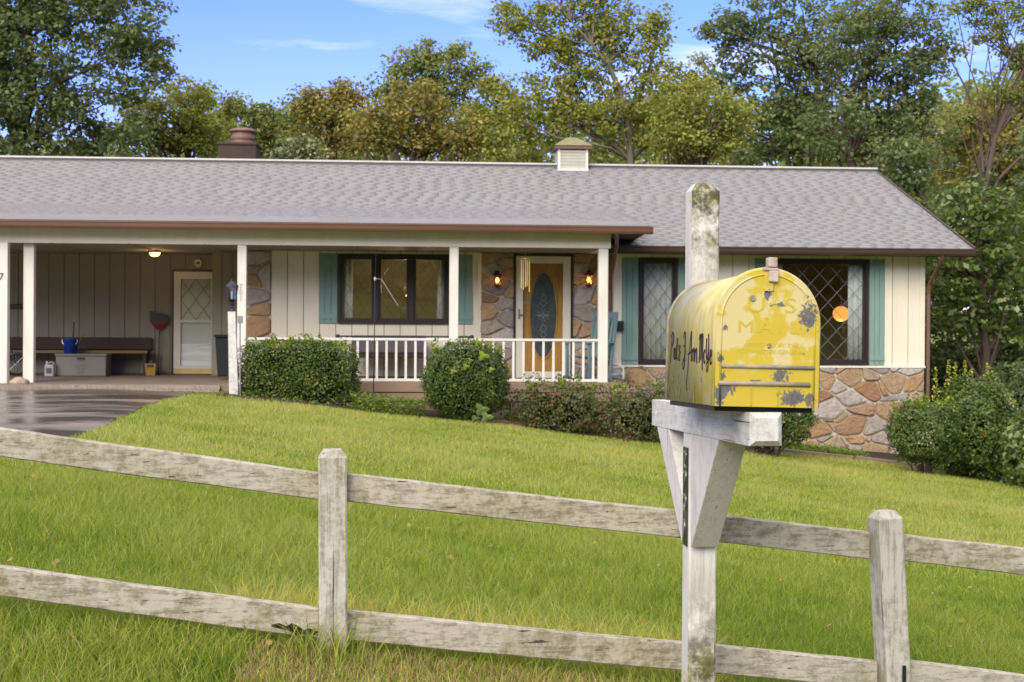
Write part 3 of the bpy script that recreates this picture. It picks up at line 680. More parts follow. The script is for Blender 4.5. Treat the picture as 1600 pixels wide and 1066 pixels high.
# -- beam and posts
beam = MB().box(xL, hx(950, 0) + 0.03, -0.09, 0.06, CEIL - 0.002, hz(500, 357, -0.1) + 0.03).build('porch_beam', MT['cream'], house, bevel=0.004)
MB().box(hx(950, 0) - 0.12, hx(950, 0) + 0.02, 0.07, PW - 0.03, CEIL - 0.002, CEIL + 0.24).build('porch_beam', MT['white'], house)
def post(pa, pb, zb=0.0, y=0.0, w=None):
    xa, xb = hx(pa, y - 0.07), hx(pb, y - 0.07)
    return MB().box(xa, xb, y - 0.07, y + 0.07, zb, CEIL - 0.003).build('porch_post', MT['white'], house, bevel=0.006)
post(702, 716); post(935, 950, -0.06); p501 = post(370.5, 384.5, -0.12); post(36, 52.5, -0.04, 0.15); pl = post(-10, 11.5, -0.06, -0.10)
def text_mesh(body, size, depth, mat, name, sx=1.0):
    cu = bpy.data.curves.new(name, 'FONT'); cu.body = body; cu.size = size; cu.extrude = depth; cu.align_x = 'CENTER'; cu.align_y = 'CENTER'; cu.resolution_u = 3
    o = bpy.data.objects.new(name, cu); C.objects.link(o); bpy.context.view_layer.update()
    me = bpy.data.meshes.new_from_object(o.evaluated_get(bpy.context.evaluated_depsgraph_get())); bpy.data.objects.remove(o); bpy.data.curves.remove(cu)
    me.materials.clear(); me.materials.append(mat); return me
FACE = (R(90), 0, 0)    # text plane facing -y
for ch, yy in (('7', 433), ):
    x, z = H(2, yy, -0.17); inst('house_numeral', text_mesh(ch, 0.16, 0.004, MT['gutterd'], 'numeral'), pl, (x, -0.176, z), FACE)
MT['fade'] = flat('faded_numeral', (0.50, 0.47, 0.38), 0.6)
for ch, yy in (('7', 448), ('0', 457), ('1', 467)):
    x, z = H(376, yy, -0.07); inst('house_numeral', text_mesh(ch, 0.12, 0.004, MT['fade'], 'numeral'), p501, (x, -0.076, z), FACE)

# -- railing
rl = empty('porch_railing', (0, 0, 0)); rl.parent = house
def railing(x0, x1, nb):
    zt, zb = hz(750, 530, 0), hz(750, 593.5, 0)
    MB().box(x0, x1, -0.035, 0.03, zt - 0.03, zt + 0.01).build('top_rail', MT['white'], rl, bevel=0.004)
    MB().box(x0, x1, -0.025, 0.02, zb - 0.03, zb + 0.015).build('bottom_rail', MT['white'], rl, bevel=0.004)
    for i in range(nb):
        x = x0 + (x1 - x0) * (i + 0.5) / nb
        MB().box(x - 0.019, x + 0.019, -0.020, 0.016, zb + 0.0155, zt - 0.0305).build('baluster', MT['white'], rl)
railing(hx(384.5, 0), hx(702, 0) - 0.002, 21); railing(hx(716, 0) + 0.002, hx(935, 0) - 0.002, 14)

# -- roof
RUN = 0.44
yE, zE = 1.2, hz(1250, 386, 1.2)
yRid = 6.5; zRid = hz(1200, 260.5, yRid) - 0.065; RUN = (zRid - zE) / (yRid - yE)
xRr = H(1521, 388, yE)[0]
yK = 3.3; zK = zE + RUN * (yK - yE)
yP = -0.42; zP = hz(500, 348, yP); xPr = H(1018, 356, yP)[0]
roof = MB().add([(xL, yE, zE), (xRr, yE, zE), (xRr, yRid, zRid), (xL, yRid, zRid), (xRr, 11.8, zE), (xL, 11.8, zE), (xL, yE, zE - .1), (xRr, yE, zE - .1), (xRr, 11.8, zE - .1), (xL, 11.8, zE - .1), (xRr, yRid, zRid - .12), (xL, yRid, zRid - .12)],
    [(0, 1, 2, 3), (3, 2, 4, 5), (0, 6, 7, 1), (1, 7, 10, 2), (2, 10, 8, 4), (4, 8, 9, 5), (6, 11, 10, 7), (11, 9, 8, 10), (0, 3, 11, 6), (3, 5, 9, 11)]).build('roof', MT['flash'], house)
# porch roof wedge
def main_z(y): return zE + RUN * (y - yE)
MB().add([(xL, yP, zP), (xPr, yP, zP), (xPr, yK, zK + .01), (xL, yK, zK + .01), (xL, yP, zP - .07), (xPr, yP, zP - .07), (xPr, yE + 0.3, main_z(yE + .3) - 0.02), (xL, yE + .3, main_z(yE + .3) - 0.02)],
    [(0, 1, 2, 3), (0, 4, 5, 1), (1, 5, 6, 2), (4, 7, 6, 5), (0, 3, 7, 4)]).build('roof_deck', MT['flash'], roof)
sh_me = MB().add([(-.5, 0, 0), (.5, 0, 0), (.5, 1.15, -0.004), (-.5, 1.15, -0.004), (-.5, 0, 0.010), (.5, 0, 0.010), (.5, 1.15, 0.003), (-.5, 1.15, 0.003)],
    [(0, 3, 2, 1), (4, 5, 6, 7), (0, 1, 5, 4), (1, 2, 6, 5), (2, 3, 7, 6), (3, 0, 4, 7)]).mesh('shingle', MT['shingle'])
sh_me.update()
SV = np.array([v.co[:] for v in sh_me.vertices]); SF = np.array([p.vertices[:] for p in sh_me.polygons])
at = sh_me.attributes.new('tone', 'FLOAT', 'FACE')
EXPO = 0.143; rest_v, rest_f, rest_t = [], [], []; cnt = [0]
def shingle_field(x0, x1, y0, z0, y1, z1, singles, xmax=None):
    L = math.hypot(y1 - y0, z1 - z0); ang = math.atan2(z1 - z0, y1 - y0); nC = int(L / EXPO) + 1; Rm = Matrix.Rotation(ang, 3, 'X')
    for c in range(nC):
        s = c * EXPO; dep = min(EXPO, L - s)
        if dep < 0.02: continue
        x = x0 - 0.1525 * (c % 2) - rng.uniform(0, 0.02)
        while x < x1:
            w = 0.305 + rng.uniform(-.012, .012); a, b = max(x, x0), min(x + w, x1); x += w
            if b - a < 0.03: continue
            p = Vector(((a + b) / 2, y0 + s * math.cos(ang), z0 + s * math.sin(ang))) + Rm @ Vector((0, rng.uniform(-.002, .002), 0.004 + rng.uniform(0, .0004)))
            if cnt[0] < singles and p.x > -9.2:
                cnt[0] += 1
                inst('shingle', sh_me, roof, p, (ang, 0, 0), (b - a - 0.0008, dep, rng.uniform(0.40, 0.44)))
            else:
                V = SV * np.array([b - a - 0.0008, dep, rng.uniform(0.40, 0.44)]); V = V @ np.array(Rm).T + np.array(p)
                rest_f.append(SF + 8 * len(rest_v)); rest_v.append(V); rest_t.append(np.full(6, rng.random()))
shingle_field(xL, xPr - 0.01, yP - 0.03, zP - 0.005, yK, zK + 0.01, 300)
shingle_field(xPr + 0.0, xRr, yE - 0.03, zE - 0.012, yK, zK, 0)
shingle_field(xL, xRr, yK, zK, yRid, zRid, 0)
o = npmesh('shingles', np.concatenate(rest_v), np.concatenate(rest_f), MT['shingle'], np.concatenate(rest_t), roof); o['kind'] = 'stuff'
MB().box(xL, xRr + 0.02, yRid - 0.09, yRid + 0.09, zRid + 0.03, zRid + 0.065).build('ridge_cap', MT['ridge'], roof)
MB().box(xL, xRr + 0.02, yRid - 0.075, yRid + 0.075, zRid - 0.03, zRid + 0.0295).build('ridge_strip', MT['flash'], roof)
MB().bar((xRr + 0.012, yE - 0.03, zE - 0.06), (xRr + 0.012, yRid, zRid - 0.06), 0.02, 0.16).build('rake_board', MT['gutterd'], roof)
def gutter(x0, x1, y, z, mat):
    prof = [(0, 0), (0, -0.11), (-0.03, -0.125), (-0.085, -0.12), (-0.105, -0.085), (-0.115, -0.03), (-0.125, -0.02), (-0.125, 0.0), (-0.112, 0.0), (-0.10, -0.03), (-0.09, -0.08), (-0.02, -0.10), (-0.012, 0)]
    m = MB(); n = len(prof); vs = [(x0, y + a, z + b) for a, b in prof] + [(x1, y + a, z + b) for a, b in prof]
    m.add(vs, [tuple(range(n)), tuple(range(2 * n - 1, n - 1, -1))] + [(i, i + n, (i + 1) % n + n, (i + 1) % n) for i in range(n)])
    return m.build('gutter', MT[mat], house)
gutter(xL, xPr + 0.01, yP - 0.01, zP - 0.012, 'gutter'); gutter(xPr - 0.55, xRr, yE - 0.01, zE - 0.015, 'gutterd')
MB().box(xL, xPr - 0.005, yP - 0.004, yP + 0.02, zP - 0.13, zP - 0.02).build('fascia_board', MT['gutterd'], house)
MB().box(xStB, xRr, yE + 0.0, yE + 0.02, zE - 0.15, zE - 0.1005).build('fascia_board', MT['gutterd'], house)
MB().box(xStB, xR + .05, yE + 0.021, PW - 0.02, zWt - 0.02, zWt + 0.0).build('soffit', MT['ceiling'], house)
MB().box(xL, hx(950, 0) + 0.03, yP + 0.021, -0.10, zP - 0.10, zP - 0.08).build('soffit', MT['ceiling'], house)
def downspout(pts):
    return MB().tube([(a, b, c) for a, b, c in pts], 0.035, 6).build('downspout', MT['gutter'], house)
xd = hx(955, 1.5)
downspout([(hx(962, yP), yP - 0.06, zP - 0.12), (hx(961, 0.2), 0.05, zP - 0.28), (xd, 1.55, zP - 0.75), (xd, 1.68, zP - 1.0), (xd, 1.68, -0.55)])
xd = xR + 0.07
downspout([(hx(1470, yE), yE - 0.07, zE - 0.13), (hx(1470, yE), yE - 0.02, zE - 0.2), (xd, 1.7, zE - 0.62), (xd, 1.75, zE - 0.8), (xd, 1.76, -0.75), (xd + 0.05, 1.6, -0.85)])

# -- windows
def lattice(win, x0, x1, z0, z1, y, nx, nz_, mat='lead'):
    dx, dz = (x1 - x0) / nx, (z1 - z0) / nz_
    for sgn in (1, -1):
        for k in range(-nz_, nx + nz_ + 1):
            # line x = x0 + k dx + sgn * t dx, z = z0 + t dz
            pts = []
            ts = np.linspace(0, nz_, 200)
            xs_ = x0 + k * dx + sgn * ts * dx; ok = (xs_ >= x0) & (xs_ <= x1)
            if ok.sum() < 3: continue
            t = ts[ok]; a, b = t[0], t[-1]
            MB().bar((x0 + k * dx + sgn * a * dx, y + 0.003 * sgn, z0 + a * dz), (x0 + k * dx + sgn * b * dx, y + 0.003 * sgn, z0 + b * dz), 0.005, 0.020, (0, 1, 0)).build('lattice_bar', MT[mat], win)
def window(rect, nsash, nx, nz_, gl='glass', fw=0.055, bars='leaddark'):
    x0, x1, z0, z1 = rect; y0, y1 = PW - 0.06, PW + 0.08
    m = MB()
    m.box(x0, x1, y0, y1, z1 - fw, z1); m.box(x0 - 0.0, x1, y0 - 0.02, y1, z0, z0 + fw)
    m.box(x0, x0 + fw, y0, y1, z0 + fw, z1 - fw); m.box(x1 - fw, x1, y0, y1, z0 + fw, z1 - fw)
    sw = (x1 - x0 - 2 * fw) / nsash
    for i in range(1, nsash): xx = x0 + fw + i * sw; m.box(xx - 0.045, xx + 0.045, y0, y1, z0 + fw, z1 - fw)
    win = m.build('window', MT['frame'], house, bevel=0.004)
    for i in range(nsash):
        a = x0 + fw + i * sw + (0.045 if i else 0); b = x0 + fw + (i + 1) * sw - (0.045 if i < nsash - 1 else 0)
        c, d = z0 + fw, z1 - fw; s = 0.04
        q = MB(); q.box(a, b, PW - 0.03, PW + 0.03, c, c + s); q.box(a, b, PW - 0.03, PW + 0.03, d - s, d); q.box(a, a + s, PW - 0.03, PW + 0.03, c + s, d - s); q.box(b - s, b, PW - 0.03, PW + 0.03, c + s, d - s)
        q.build('sash', MT['frame'], win)
        MB().box(a + s, b - s, PW + 0.012, PW + 0.016, c + s, d - s).build('pane', MT[gl], win)
        lattice(win, a + s, b - s, c + s, d - s, PW + 0.006, nx, nz_, bars)
    return win
window(W1, 3, 2, 5 // 1 if False else 3); window(W2, 1, 2, 5); window(W3, 1, 5, 5, 'glassd', bars='lead')

def curtain(label, x0, x1, z0, z1, y, folds, group='curtains inside the front windows'):
    n = folds * 8; vs = []; fs = []
    for i in range(n + 1):
        u = i / n; x = x0 + (x1 - x0) * u; yy = y + 0.02 * math.sin(u * folds * 2 * math.pi) + 0.006 * math.sin(u * 37)
        vs += [(x, yy, z0), (x, yy, z1)]
    for i in range(n): fs.append((2 * i, 2 * i + 2, 2 * i + 3, 2 * i + 1))
    m = MB(); m.add(vs, fs)
    o = m.build('curtain', MT['curtain'], None, True); md = o.modifiers.new('t', 'SOLIDIFY'); md.thickness = 0.003
    o.location = HW(0, 0, 0); o.rotation_euler = (0, 0, YAW); tag(o, label, 'curtain', group)
yc = PW + 0.085
curtain('narrow white curtain at the left edge of the triple window', hx(534, yc), hx(551, yc), W1[2], W1[3], yc, 2)
curtain('white curtain at the right edge of the triple window', hx(683, yc), hx(700, yc), W1[2], W1[3], yc, 2)
curtain('white sheer curtain filling the tall narrow window beside the porch', hx(1000, yc), hx(1058, yc), W2[2], W2[3], yc, 7)
curtain('white curtain beside the orange globe lamp in the picture window', hx(1325, yc), hx(1349, yc), W3[2], W3[3], yc, 3)
curtain('pale curtain hanging in the picture window behind the mailbox', hx(1207, yc), hx(1222, yc), W3[2], W3[3], yc, 2)

# -- shutters
def shutter(px0, px1, rect):
    x0, x1 = hx(px0, PW), hx(px1, PW); z0, z1 = rect[2] - 0.0, rect[3] + 0.0
    s = empty('shutter'); s.parent = house
    n = 3; w = (x1 - x0) / n
    for i in range(n): MB().box(x0 + i * w + 0.003, x0 + (i + 1) * w - 0.003, PW - 0.045, PW - 0.021, z0, z1).build('shutter_board', MT['teal'], s)
    for zz in (z0 + 0.08, z1 - 0.17): MB().box(x0 + 0.005, x1 - 0.005, PW - 0.062, PW - 0.0455, zz, zz + 0.09).build('batten', MT['teal'], s)
for a, b, r in ((498, 527, W1), (703, 738, W1), (969.5, 996, W2), (1059, 1086, W2), (1178, 1203, W3), (1357, 1381, W3)): shutter(a, b, r)
MB().box(hx(1381.5, PW), hx(1386, PW), PW - 0.03, PW - 0.0185, zSid, zWt - 0.03).build('corner_board', MT['cream'], house)
MB().box(xR - 0.09, xR + 0.012, PW - 0.034, PW + 0.06, zSid - 0.01, zWt - 0.03).build('corner_board', MT['cream'], house)
MB().box(xStA - 0.05, xStA + 0.02, PW - 0.035, PW - 0.0205, 0.01, zTop - 0.01).build('corner_board', MT['cream'], house)
MB().box(xWing - 0.12, xWing + 0.04, PW - 0.05, PW - 0.001, zSid, zWt - 0.03).build('corner_board', MT['cream'], house)
MB().box(xWing - 0.02, xR + 0.01, PW - 0.085, PW - 0.035, zSid - 0.03, zSid + 0.004).build('stone_cap_strip', MT['white'], house)

# -- front door with storm door
def front_door():
    x0, x1, z0, z1 = DOORF; t = 0.035
    m = MB(); m.box(x0 - t, x0, PW - 0.06, PW + 0.1, z0, z1 + t); m.box(x1, x1 + t, PW - 0.06, PW + 0.1, z0, z1 + t); m.box(x0, x1, PW - 0.06, PW + 0.1, z1, z1 + t); m.box(x0, x1, PW - 0.06, PW + 0.1, z0 - 0.02, z0 + 0.012)
    d = m.build('front_door', MT['frame'], house)
    st = 0.13; a, b = x0 + 0.006, x1 - 0.006
    m = MB(); y0, y1 = PW - 0.04, PW - 0.012
    m.box(a, a + st, y0, y1, z0 + 0.013, z1 - 0.005); m.box(b - st * 1.1, b, y0, y1, z0 + 0.013, z1 - 0.005)
    m.box(a + st, b - st * 1.1, y0, y1, z1 - 0.005 - 0.13, z1 - 0.005); m.box(a + st, b - st * 1.1, y0, y1, z0 + 0.013, z0 + 0.13)
    m.build('storm_door_frame', MT['whitedoor'], d, bevel=0.006)
    MB().box(a + st, b - st * 1.1, PW - 0.028, PW - 0.024, z0 + 0.13, z1 - 0.135).build('storm_door_glass', MT['glasss'], d)
    # wooden slab with oval hole filled by leaded glass set proud
    MB().box(a, b, PW + 0.05, PW + 0.095, z0 + 0.01, z1).build('door_slab', MT['oak'], d)
    cx, cz = H(849, 478, PW + 0.05); rx, rz = hx(869.5, PW) - hx(849, PW), (hz(849, 426, PW) - hz(849, 560, PW)) / 2
    cz = (hz(849, 426, PW) + hz(849, 560, PW)) / 2
    E = [(cx + rx * math.cos(k * math.pi / 20), cz + rz * math.sin(k * math.pi / 20)) for k in range(40)]
    MB().prism(E, PW + 0.040, PW + 0.049).build('oval_glass', MT['leadglass'], d)
    MB().tube([(cx + (rx + .012) * math.cos(k * math.pi / 20), PW + 0.042, cz + (rz + .012) * math.sin(k * math.pi / 20)) for k in range(41)], 0.016, 6).build('oval_molding', MT['oak'], d, True)
    # leaded flower figure
    m = MB()
    def line(p): m.tube([(cx + x, PW + 0.038, cz + z) for x, z in p], 0.0045, 4)
    for s in (-1, 1):
        for k in (0.0, 0.045):
            line([(s * (0.03 + k), 0.12 - k), (0, 0.03), (s * 0.11, -0.06 + k)]); line([(s * 0.11, 0.07 - k), (0, -0.03), (s * (0.03 + k), -0.12 + k)])
        line([(0, 0.02), (s * 0.18, 0.0), (0, -0.02)])
        line([(0, 0.40), (s * 0.05, 0.30), (s * 0.01, 0.27), (s * 0.06, 0.22), (0, 0.15)]); line([(0, -0.42), (s * 0.05, -0.33), (s * 0.01, -0.29), (s * 0.06, -0.24), (0, -0.15)])
    m.build('lead_tracery', MT['leadline'], d)
    hx_, hz_ = H(811, 491, PW)
    m = MB().box(hx_ - 0.018, hx_ + 0.018, PW - 0.05, PW - 0.041, hz_ - 0.09, hz_ + 0.09); m.tube([(hx_, PW - 0.05, hz_ - 0.01), (hx_, PW - 0.09, hz_ - 0.01), (hx_ + 0.09, PW - 0.09, hz_ - 0.012)], 0.01, 6)
    m.build('door_handle', MT['brass'], d)
    MB().box(hx(816.5, PW), hx(829, PW), PW + 0.02, PW + 0.049, hz(820, 476, PW), hz(820, 471, PW)).build('deadbolt_plate', MT['silver'], d)
front_door()
# carport door
def car_door():
    x0, x1, z0, z1 = CD
    m = MB(); t = 0.035; m.box(x0 - t, x0, YB - 0.03, YB + 0.1, z0 - t, z1 + t); m.box(x0, x1, YB - 0.03, YB + 0.1, z1, z1 + t); m.box(x0, x1, YB - 0.03, YB + 0.1, z0 - t, z0)
    d = m.build('carport_door', MT['frame'], house)
    a, b = x0 + 0.004, x1; s = 0.125; zm = hz(300, 502, YB)
    m = MB(); y0, y1 = YB - 0.028, YB + 0.01
    m.box(a, a + s, y0, y1, z0 + 0.1, z1 - 0.01); m.box(b - 0.05, b, y0, y1, z0 + 0.1, z1 - 0.01); m.box(a + s, b - 0.05, y0, y1, z1 - 0.15, z1 - 0.01); m.box(a + s, b - 0.05, y0, y1, zm - 0.025, zm + 0.025); m.box(a + s, b - 0.05, y0, y1, z0 + 0.1, z0 + 0.16)
    m.build('door_frame', MT['whitedoor'], d)
    MB().box(a, b, y0 - 0.004, y1, z0 + 0.01, z0 + 0.095).build('kick_plate', MT['yellowkick'], d)
    MB().box(a + s, b - 0.05, YB - 0.012, YB - 0.008, zm + 0.025, z1 - 0.15).build('pane', MT['glass'], d)
    MB().box(a + s, b - 0.05, YB - 0.012, YB - 0.008, z0 + 0.16, zm - 0.025).build('pane', MT['glass'], d)
    MB().box(a + s, b - 0.05, YB + 0.04, YB + 0.045, z0 + 0.16, z1 - 0.15).build('door_curtain', MT['curtain'], d)
    lattice(d, a + s, b - 0.05, zm + 0.025, z1 - 0.15, YB - 0.018, 2, 2, 'frame')
car_door()
px_, pz_ = H(310, 411.5, YB)
pq = MB(); pq.tube([(0, 0, 0), (0, -0.02, 0)], 0.085, 20)
o = pq.build('door_plaque', MT['cream']); o.location = HW(px_, YB - 0.02, pz_); o.rotation_euler = (0, 0, YAW); tag(o, 'small round plaque on the wall above the carport door', 'plaque')
MB().tube([(0.075 * math.cos(k * math.pi / 10), -0.022, 0.075 * math.sin(k * math.pi / 10)) for k in range(21)], 0.007, 4).build('plaque_rim', MT['deck'], o)
MB().box(-0.035, 0.035, -0.03, -0.0205, -0.02, 0.02).build('plaque_emblem', MT['gutterd'], o)

# -- chimney and cupola
chx0, chx1 = H(345, 240, 7.3)[0], H(404, 240, 7.3)[0]; chz = H(375, 222, 6.9)[1]
ch = MB().box(chx0, chx1, 6.9, 7.7, 1.5, chz).build('chimney', MT['chimney'], house, bevel=0.02)
MB().box(chx0 - 0.03, chx1 + 0.03, 6.87, 7.73, chz - 0.07, chz + 0.0).build('chimney_crown', MT['chimney'], ch, bevel=0.02)
cx = (chx0 + chx1) / 2 + 0.07
MB().lathe([(0.27, 0), (0.25, 0.03), (0.235, 0.07), (0.24, 0.08), (0.255, 0.10), (0.255, 0.17), (0.24, 0.18), (0.24, 0.25)], 20, (cx, 7.3, chz)).build('flue', MT['rust'], ch, True)
MB().lathe([(0.27, 0), (0.30, 0.01), (0.30, 0.04), (0.22, 0.075), (0.10, 0.095), (0.01, 0.10)], 20, (cx, 7.3, chz + 0.25)).build('flue_cap', MT['rust'], ch, True)
yCu = yRid; cA, cB = H(872, 250, yCu - 0.33)[0], H(919, 250, yCu - 0.33)[0]; w_ = (cB - cA) / 2; cc = (cA + cB) / 2
zc0, zc1 = zRid - 0.3, hz(895, 233, yCu - 0.33)
m = MB(); 
for sx in (-1, 1):
    for sy in (-1, 1): m.box(cc + sx * w_ - (0.05 if sx > 0 else 0), cc + sx * w_ + (0.05 if sx < 0 else 0), yCu + sy * w_ - (0.05 if sy > 0 else 0), yCu + sy * w_ + (0.05 if sy < 0 else 0), zc0, zc1)
m.box(cc - w_ + 0.03, cc + w_ - 0.03, yCu - w_ + 0.05, yCu + w_ - 0.05, zc0, zc1 - 0.01)
m.box(cc - w_ - 0.01, cc + w_ + 0.01, yCu - w_ - 0.012, yCu + w_ + 0.012, zRid - 0.16, zRid - 0.07)
cup = m.build('cupola', MT['white'], house)
for i in range(6):
    z = zRid - 0.06 + i * (zc1 - zRid + 0.05) / 6
    M_ = Matrix.Translation((cc, yCu - w_ + 0.012, z + 0.025)) @ Matrix.Rotation(R(35), 4, 'X')
    MB().box(-w_ + 0.055, w_ - 0.055, -0.006, 0.006, -0.028, 0.028, M_).build('louver_slat', MT['white'], cup)
    M_ = Matrix.Translation((cc - w_ + 0.012, yCu, z + 0.025)) @ Matrix.Rotation(R(-35), 4, 'Y')
    MB().box(-0.006, 0.006, -w_ + 0.055, w_ - 0.055, -0.028, 0.028, M_).build('louver_slat', MT['white'], cup)
e = w_ + 0.07
MB().box(cc - e, cc + e, yCu - e, yCu + e, zc1, zc1 + 0.07).build('cupola_fascia', MT['fascia'], cup)
e += 0.02; k = 0.10; zt = zc1 + 0.27
MB().add([(cc - e, yCu - e, zc1 + .0705), (cc + e, yCu - e, zc1 + .0705), (cc + e, yCu + e, zc1 + .0705), (cc - e, yCu + e, zc1 + .0705), (cc - k, yCu - k, zt), (cc + k, yCu - k, zt), (cc + k, yCu + k, zt), (cc - k, yCu + k, zt)],
    [(0, 1, 5, 4), (1, 2, 6, 5), (2, 3, 7, 6), (3, 0, 4, 7), (4, 5, 6, 7), (3, 2, 1, 0)]).build('cupola_roof', MT['mossroof'], cup)
m = MB().tube([(cc, yCu, zt), (cc, yCu, zt + 0.62)], 0.012, 6); m.bar((cc - 0.13, yCu, zt + 0.30), (cc + 0.13, yCu, zt + 0.30), 0.014, 0.014); m.bar((cc, yCu - 0.13, zt + 0.33), (cc, yCu + 0.13, zt + 0.33), 0.014, 0.014)
m.build('weather_vane', MT['black'], cup)

# ------------------------------------------------------------------ lamps
def point(name, loc, power, col, rad, parent):
    l = bpy.data.lights.new(name, 'POINT'); l.energy = power; l.color = col; l.shadow_soft_size = rad
    o = bpy.data.objects.new(name, l); C.objects.link(o); o.parent = parent; o.location = loc
def wall_lantern(px, py, label):
    x, z = H(px, py, PW - 0.13)
    t = tag(empty('wall_lantern', HW(x, PW - 0.05, z), YAW), label, 'wall lamp', 'lit lanterns beside the front door')
    m = MB(); m.tube([(0, 0.02, 0.1), (0, -0.02, 0.12), (0, -0.09, 0.13)], 0.013, 6); m.box(-0.045, 0.045, 0.0, 0.02, 0.02, 0.17); m.build('bracket', MT['coppery'], t)
    n = 6; m = MB()
    for k in range(n):
        a = 2 * math.pi * (k + .5) / n; m.bar((0.058 * math.cos(a), -0.09 + 0.058 * math.sin(a), -0.085), (0.075 * math.cos(a), -0.09 + 0.075 * math.sin(a), 0.085), 0.009, 0.009)
    m.lathe([(0.02, -0.14), (0.045, -0.115), (0.065, -0.09), (0.066, -0.08)], 12, (0, -0.09, 0)); m.lathe([(0.09, 0.082), (0.085, 0.09), (0.05, 0.12), (0.02, 0.15), (0.008, 0.175)], 12, (0, -0.09, 0))
    m.build('cage', MT['coppery'], t)
    MB().lathe([(0.056, -0.08), (0.072, 0.08)], 6, (0, -0.09, 0)).build('lantern_glass', MT['amber'], t)
    MB().lathe([(0.012, -0.05), (0.026, -0.02), (0.03, 0.015), (0.012, 0.045)], 12, (0, -0.09, 0)).build('bulb', MT['bulb'], t, True)
    point('lantern_light', (0, -0.20, 0), 0.5, (1, 0.6, 0.25), 0.05, t)
wall_lantern(777, 438, 'lit copper lantern on the stone wall left of the front door'); wall_lantern(920, 437, 'lit copper lantern on the stone wall right of the front door')
x, z = H(242, 394, 2.2)
t = tag(empty('ceiling_lamp', HW(x, 2.2, CEIL), YAW), 'lit dome lamp on the carport ceiling', 'ceiling lamp')
MB().lathe([(0.11, -0.035), (0.115, -0.02), (0.10, 0.0)], 20).build('lamp_base', MT['brass'], t, True)
MB().lathe([(0.015, -0.105), (0.06, -0.095), (0.09, -0.07), (0.10, -0.0355)], 20).build('lamp_glass', MT['bulbsoft'], t, True)
point('ceiling_light', (0, 0, -0.2), 3.0, (1, 0.6, 0.28), 0.08, t)
x, z = H(1314, 490.5, 4.2)
t = tag(empty('pendant_lamp', HW(x, 4.2, z), YAW), 'orange glowing globe lamp hanging inside the picture window', 'pendant lamp')
MB().lathe([(0.01 + 0.15 * math.sin(k * math.pi / 12), -0.15 * math.cos(k * math.pi / 12)) for k in range(13)], 20).build('globe', MT['globe'], t, True)
MB().tube([(0, 0, 0.15), (0, 0, zTop - z)], 0.006, 5).build('cord', MT['curtain'], t)
point('pendant_light', (0, 0, -0.3), 4, (1, 0.6, 0.3), 0.1, t)
x, z = H(639, 459, 3.6)
t = tag(empty('table_lamp', HW(x, 3.6, z), YAW), 'small lit lamp seen through the middle pane of the triple window', 'lamp')
MB().lathe([(0.05, -0.25), (0.02, -0.22), (0.015, -0.06)], 12).build('lamp_stem', MT['brass'], t); MB().lathe([(0.06, -0.05), (0.035, 0.05)], 14).build('lamp_shade', MT['bulbsoft'], t)
point('lamp_light', (0, -0.25, 0.1), 24, (1, 0.75, 0.45), 0.1, t)
MB().box(x - 0.16, x + 0.16, 3.45, 3.75, 0, z - 0.251).build('console_table', MT['interior_dark'], house)
x, z = H(1010, 436, PW + 0.16)
t = tag(empty('candle_lamp', HW(x, PW + 0.13, z), YAW), 'tiny electric candle behind the tall narrow window lattice', 'candle lamp')
MB().lathe([(0.008, -0.10), (0.008, -0.015)], 8).build('candle', MT['curtain'], t); MB().lathe([(0.006, -0.014), (0.012, 0), (0.003, 0.025)], 8).build('flame_bulb', MT['bulb'], t, True)

# white lantern post at the driveway corner
gx, gy = ground_hit(366, 617)
pb_ = P(366, 616, gy); dlp = gy
t = tag(empty('lamp_post', (pb_.x, dlp, float(g(pb_.x, dlp))), YAW), 'white wooden lamp post with black lantern at the driveway corner of the hedge', 'lamp post')
zg = float(g(pb_.x, dlp)); zt = P(362, 487, dlp).z - zg; ppm = F / dlp
pw = MB(); pw.add([(-7 / ppm, -.05, -.1), (7 / ppm, -.05, -.1), (7 / ppm, .05, -.1), (-7 / ppm, .05, -.1), (-10 / ppm, -.05, zt), (1.2 / ppm, -.05, zt), (1.2 / ppm, .05, zt), (-10 / ppm, .05, zt)],
    [(0, 1, 5, 4), (1, 2, 6, 5), (2, 3, 7, 6), (3, 0, 4, 7), (4, 5, 6, 7), (3, 2, 1, 0)]).build('post', MT['mailwhite'], t)
lx = -4.4 / ppm
m = MB().lathe([(0.055, 0), (0.05, 0.03), (0.03, 0.05), (0.03, 0.10), (0.045, 0.12), (0.03, 0.14), (0.05, 0.165), (0.07, 0.18)], 14, (lx, 0, zt))
m.lathe([(0.105, 0.37), (0.09, 0.40), (0.05, 0.44), (0.02, 0.455), (0.012, 0.49)], 8, (lx, 0, zt))
for k in range(6):
    a = 2 * math.pi * k / 6; m.bar((lx + 0.06 * math.cos(a), 0.06 * math.sin(a), zt + 0.18), (lx + 0.088 * math.cos(a), 0.088 * math.sin(a), zt + 0.37), 0.012, 0.012)
m.build('lantern', MT['lantern_black'], t)
MB().lathe([(0.055, 0.185), (0.082, 0.368)], 6, (lx, 0, zt)).build('lantern_glass', MT['glass'], t)
MB().lathe([(0.018, 0.19), (0.018, 0.30)], 8, (lx, 0, zt)).build('candle_sleeve', MT['curtain'], t)
MB().tube([(9.5 / ppm, -.02, -.05), (8.5 / ppm, -.02, zt * 0.86)], 0.012, 6).build('conduit', MT['silver'], t)
MB().box(5 / ppm, 13 / ppm, -.05, 0.0, zt * 0.86, zt * 0.86 + 0.11).build('outlet_box', MT['silver'], t)

# ------------------------------------------------------------------ things on the porch
def hob(name, x, y, z=0.0, rz=0.0, **k):
    return tag(empty(name, HW(x, y, z), YAW + rz), **k)
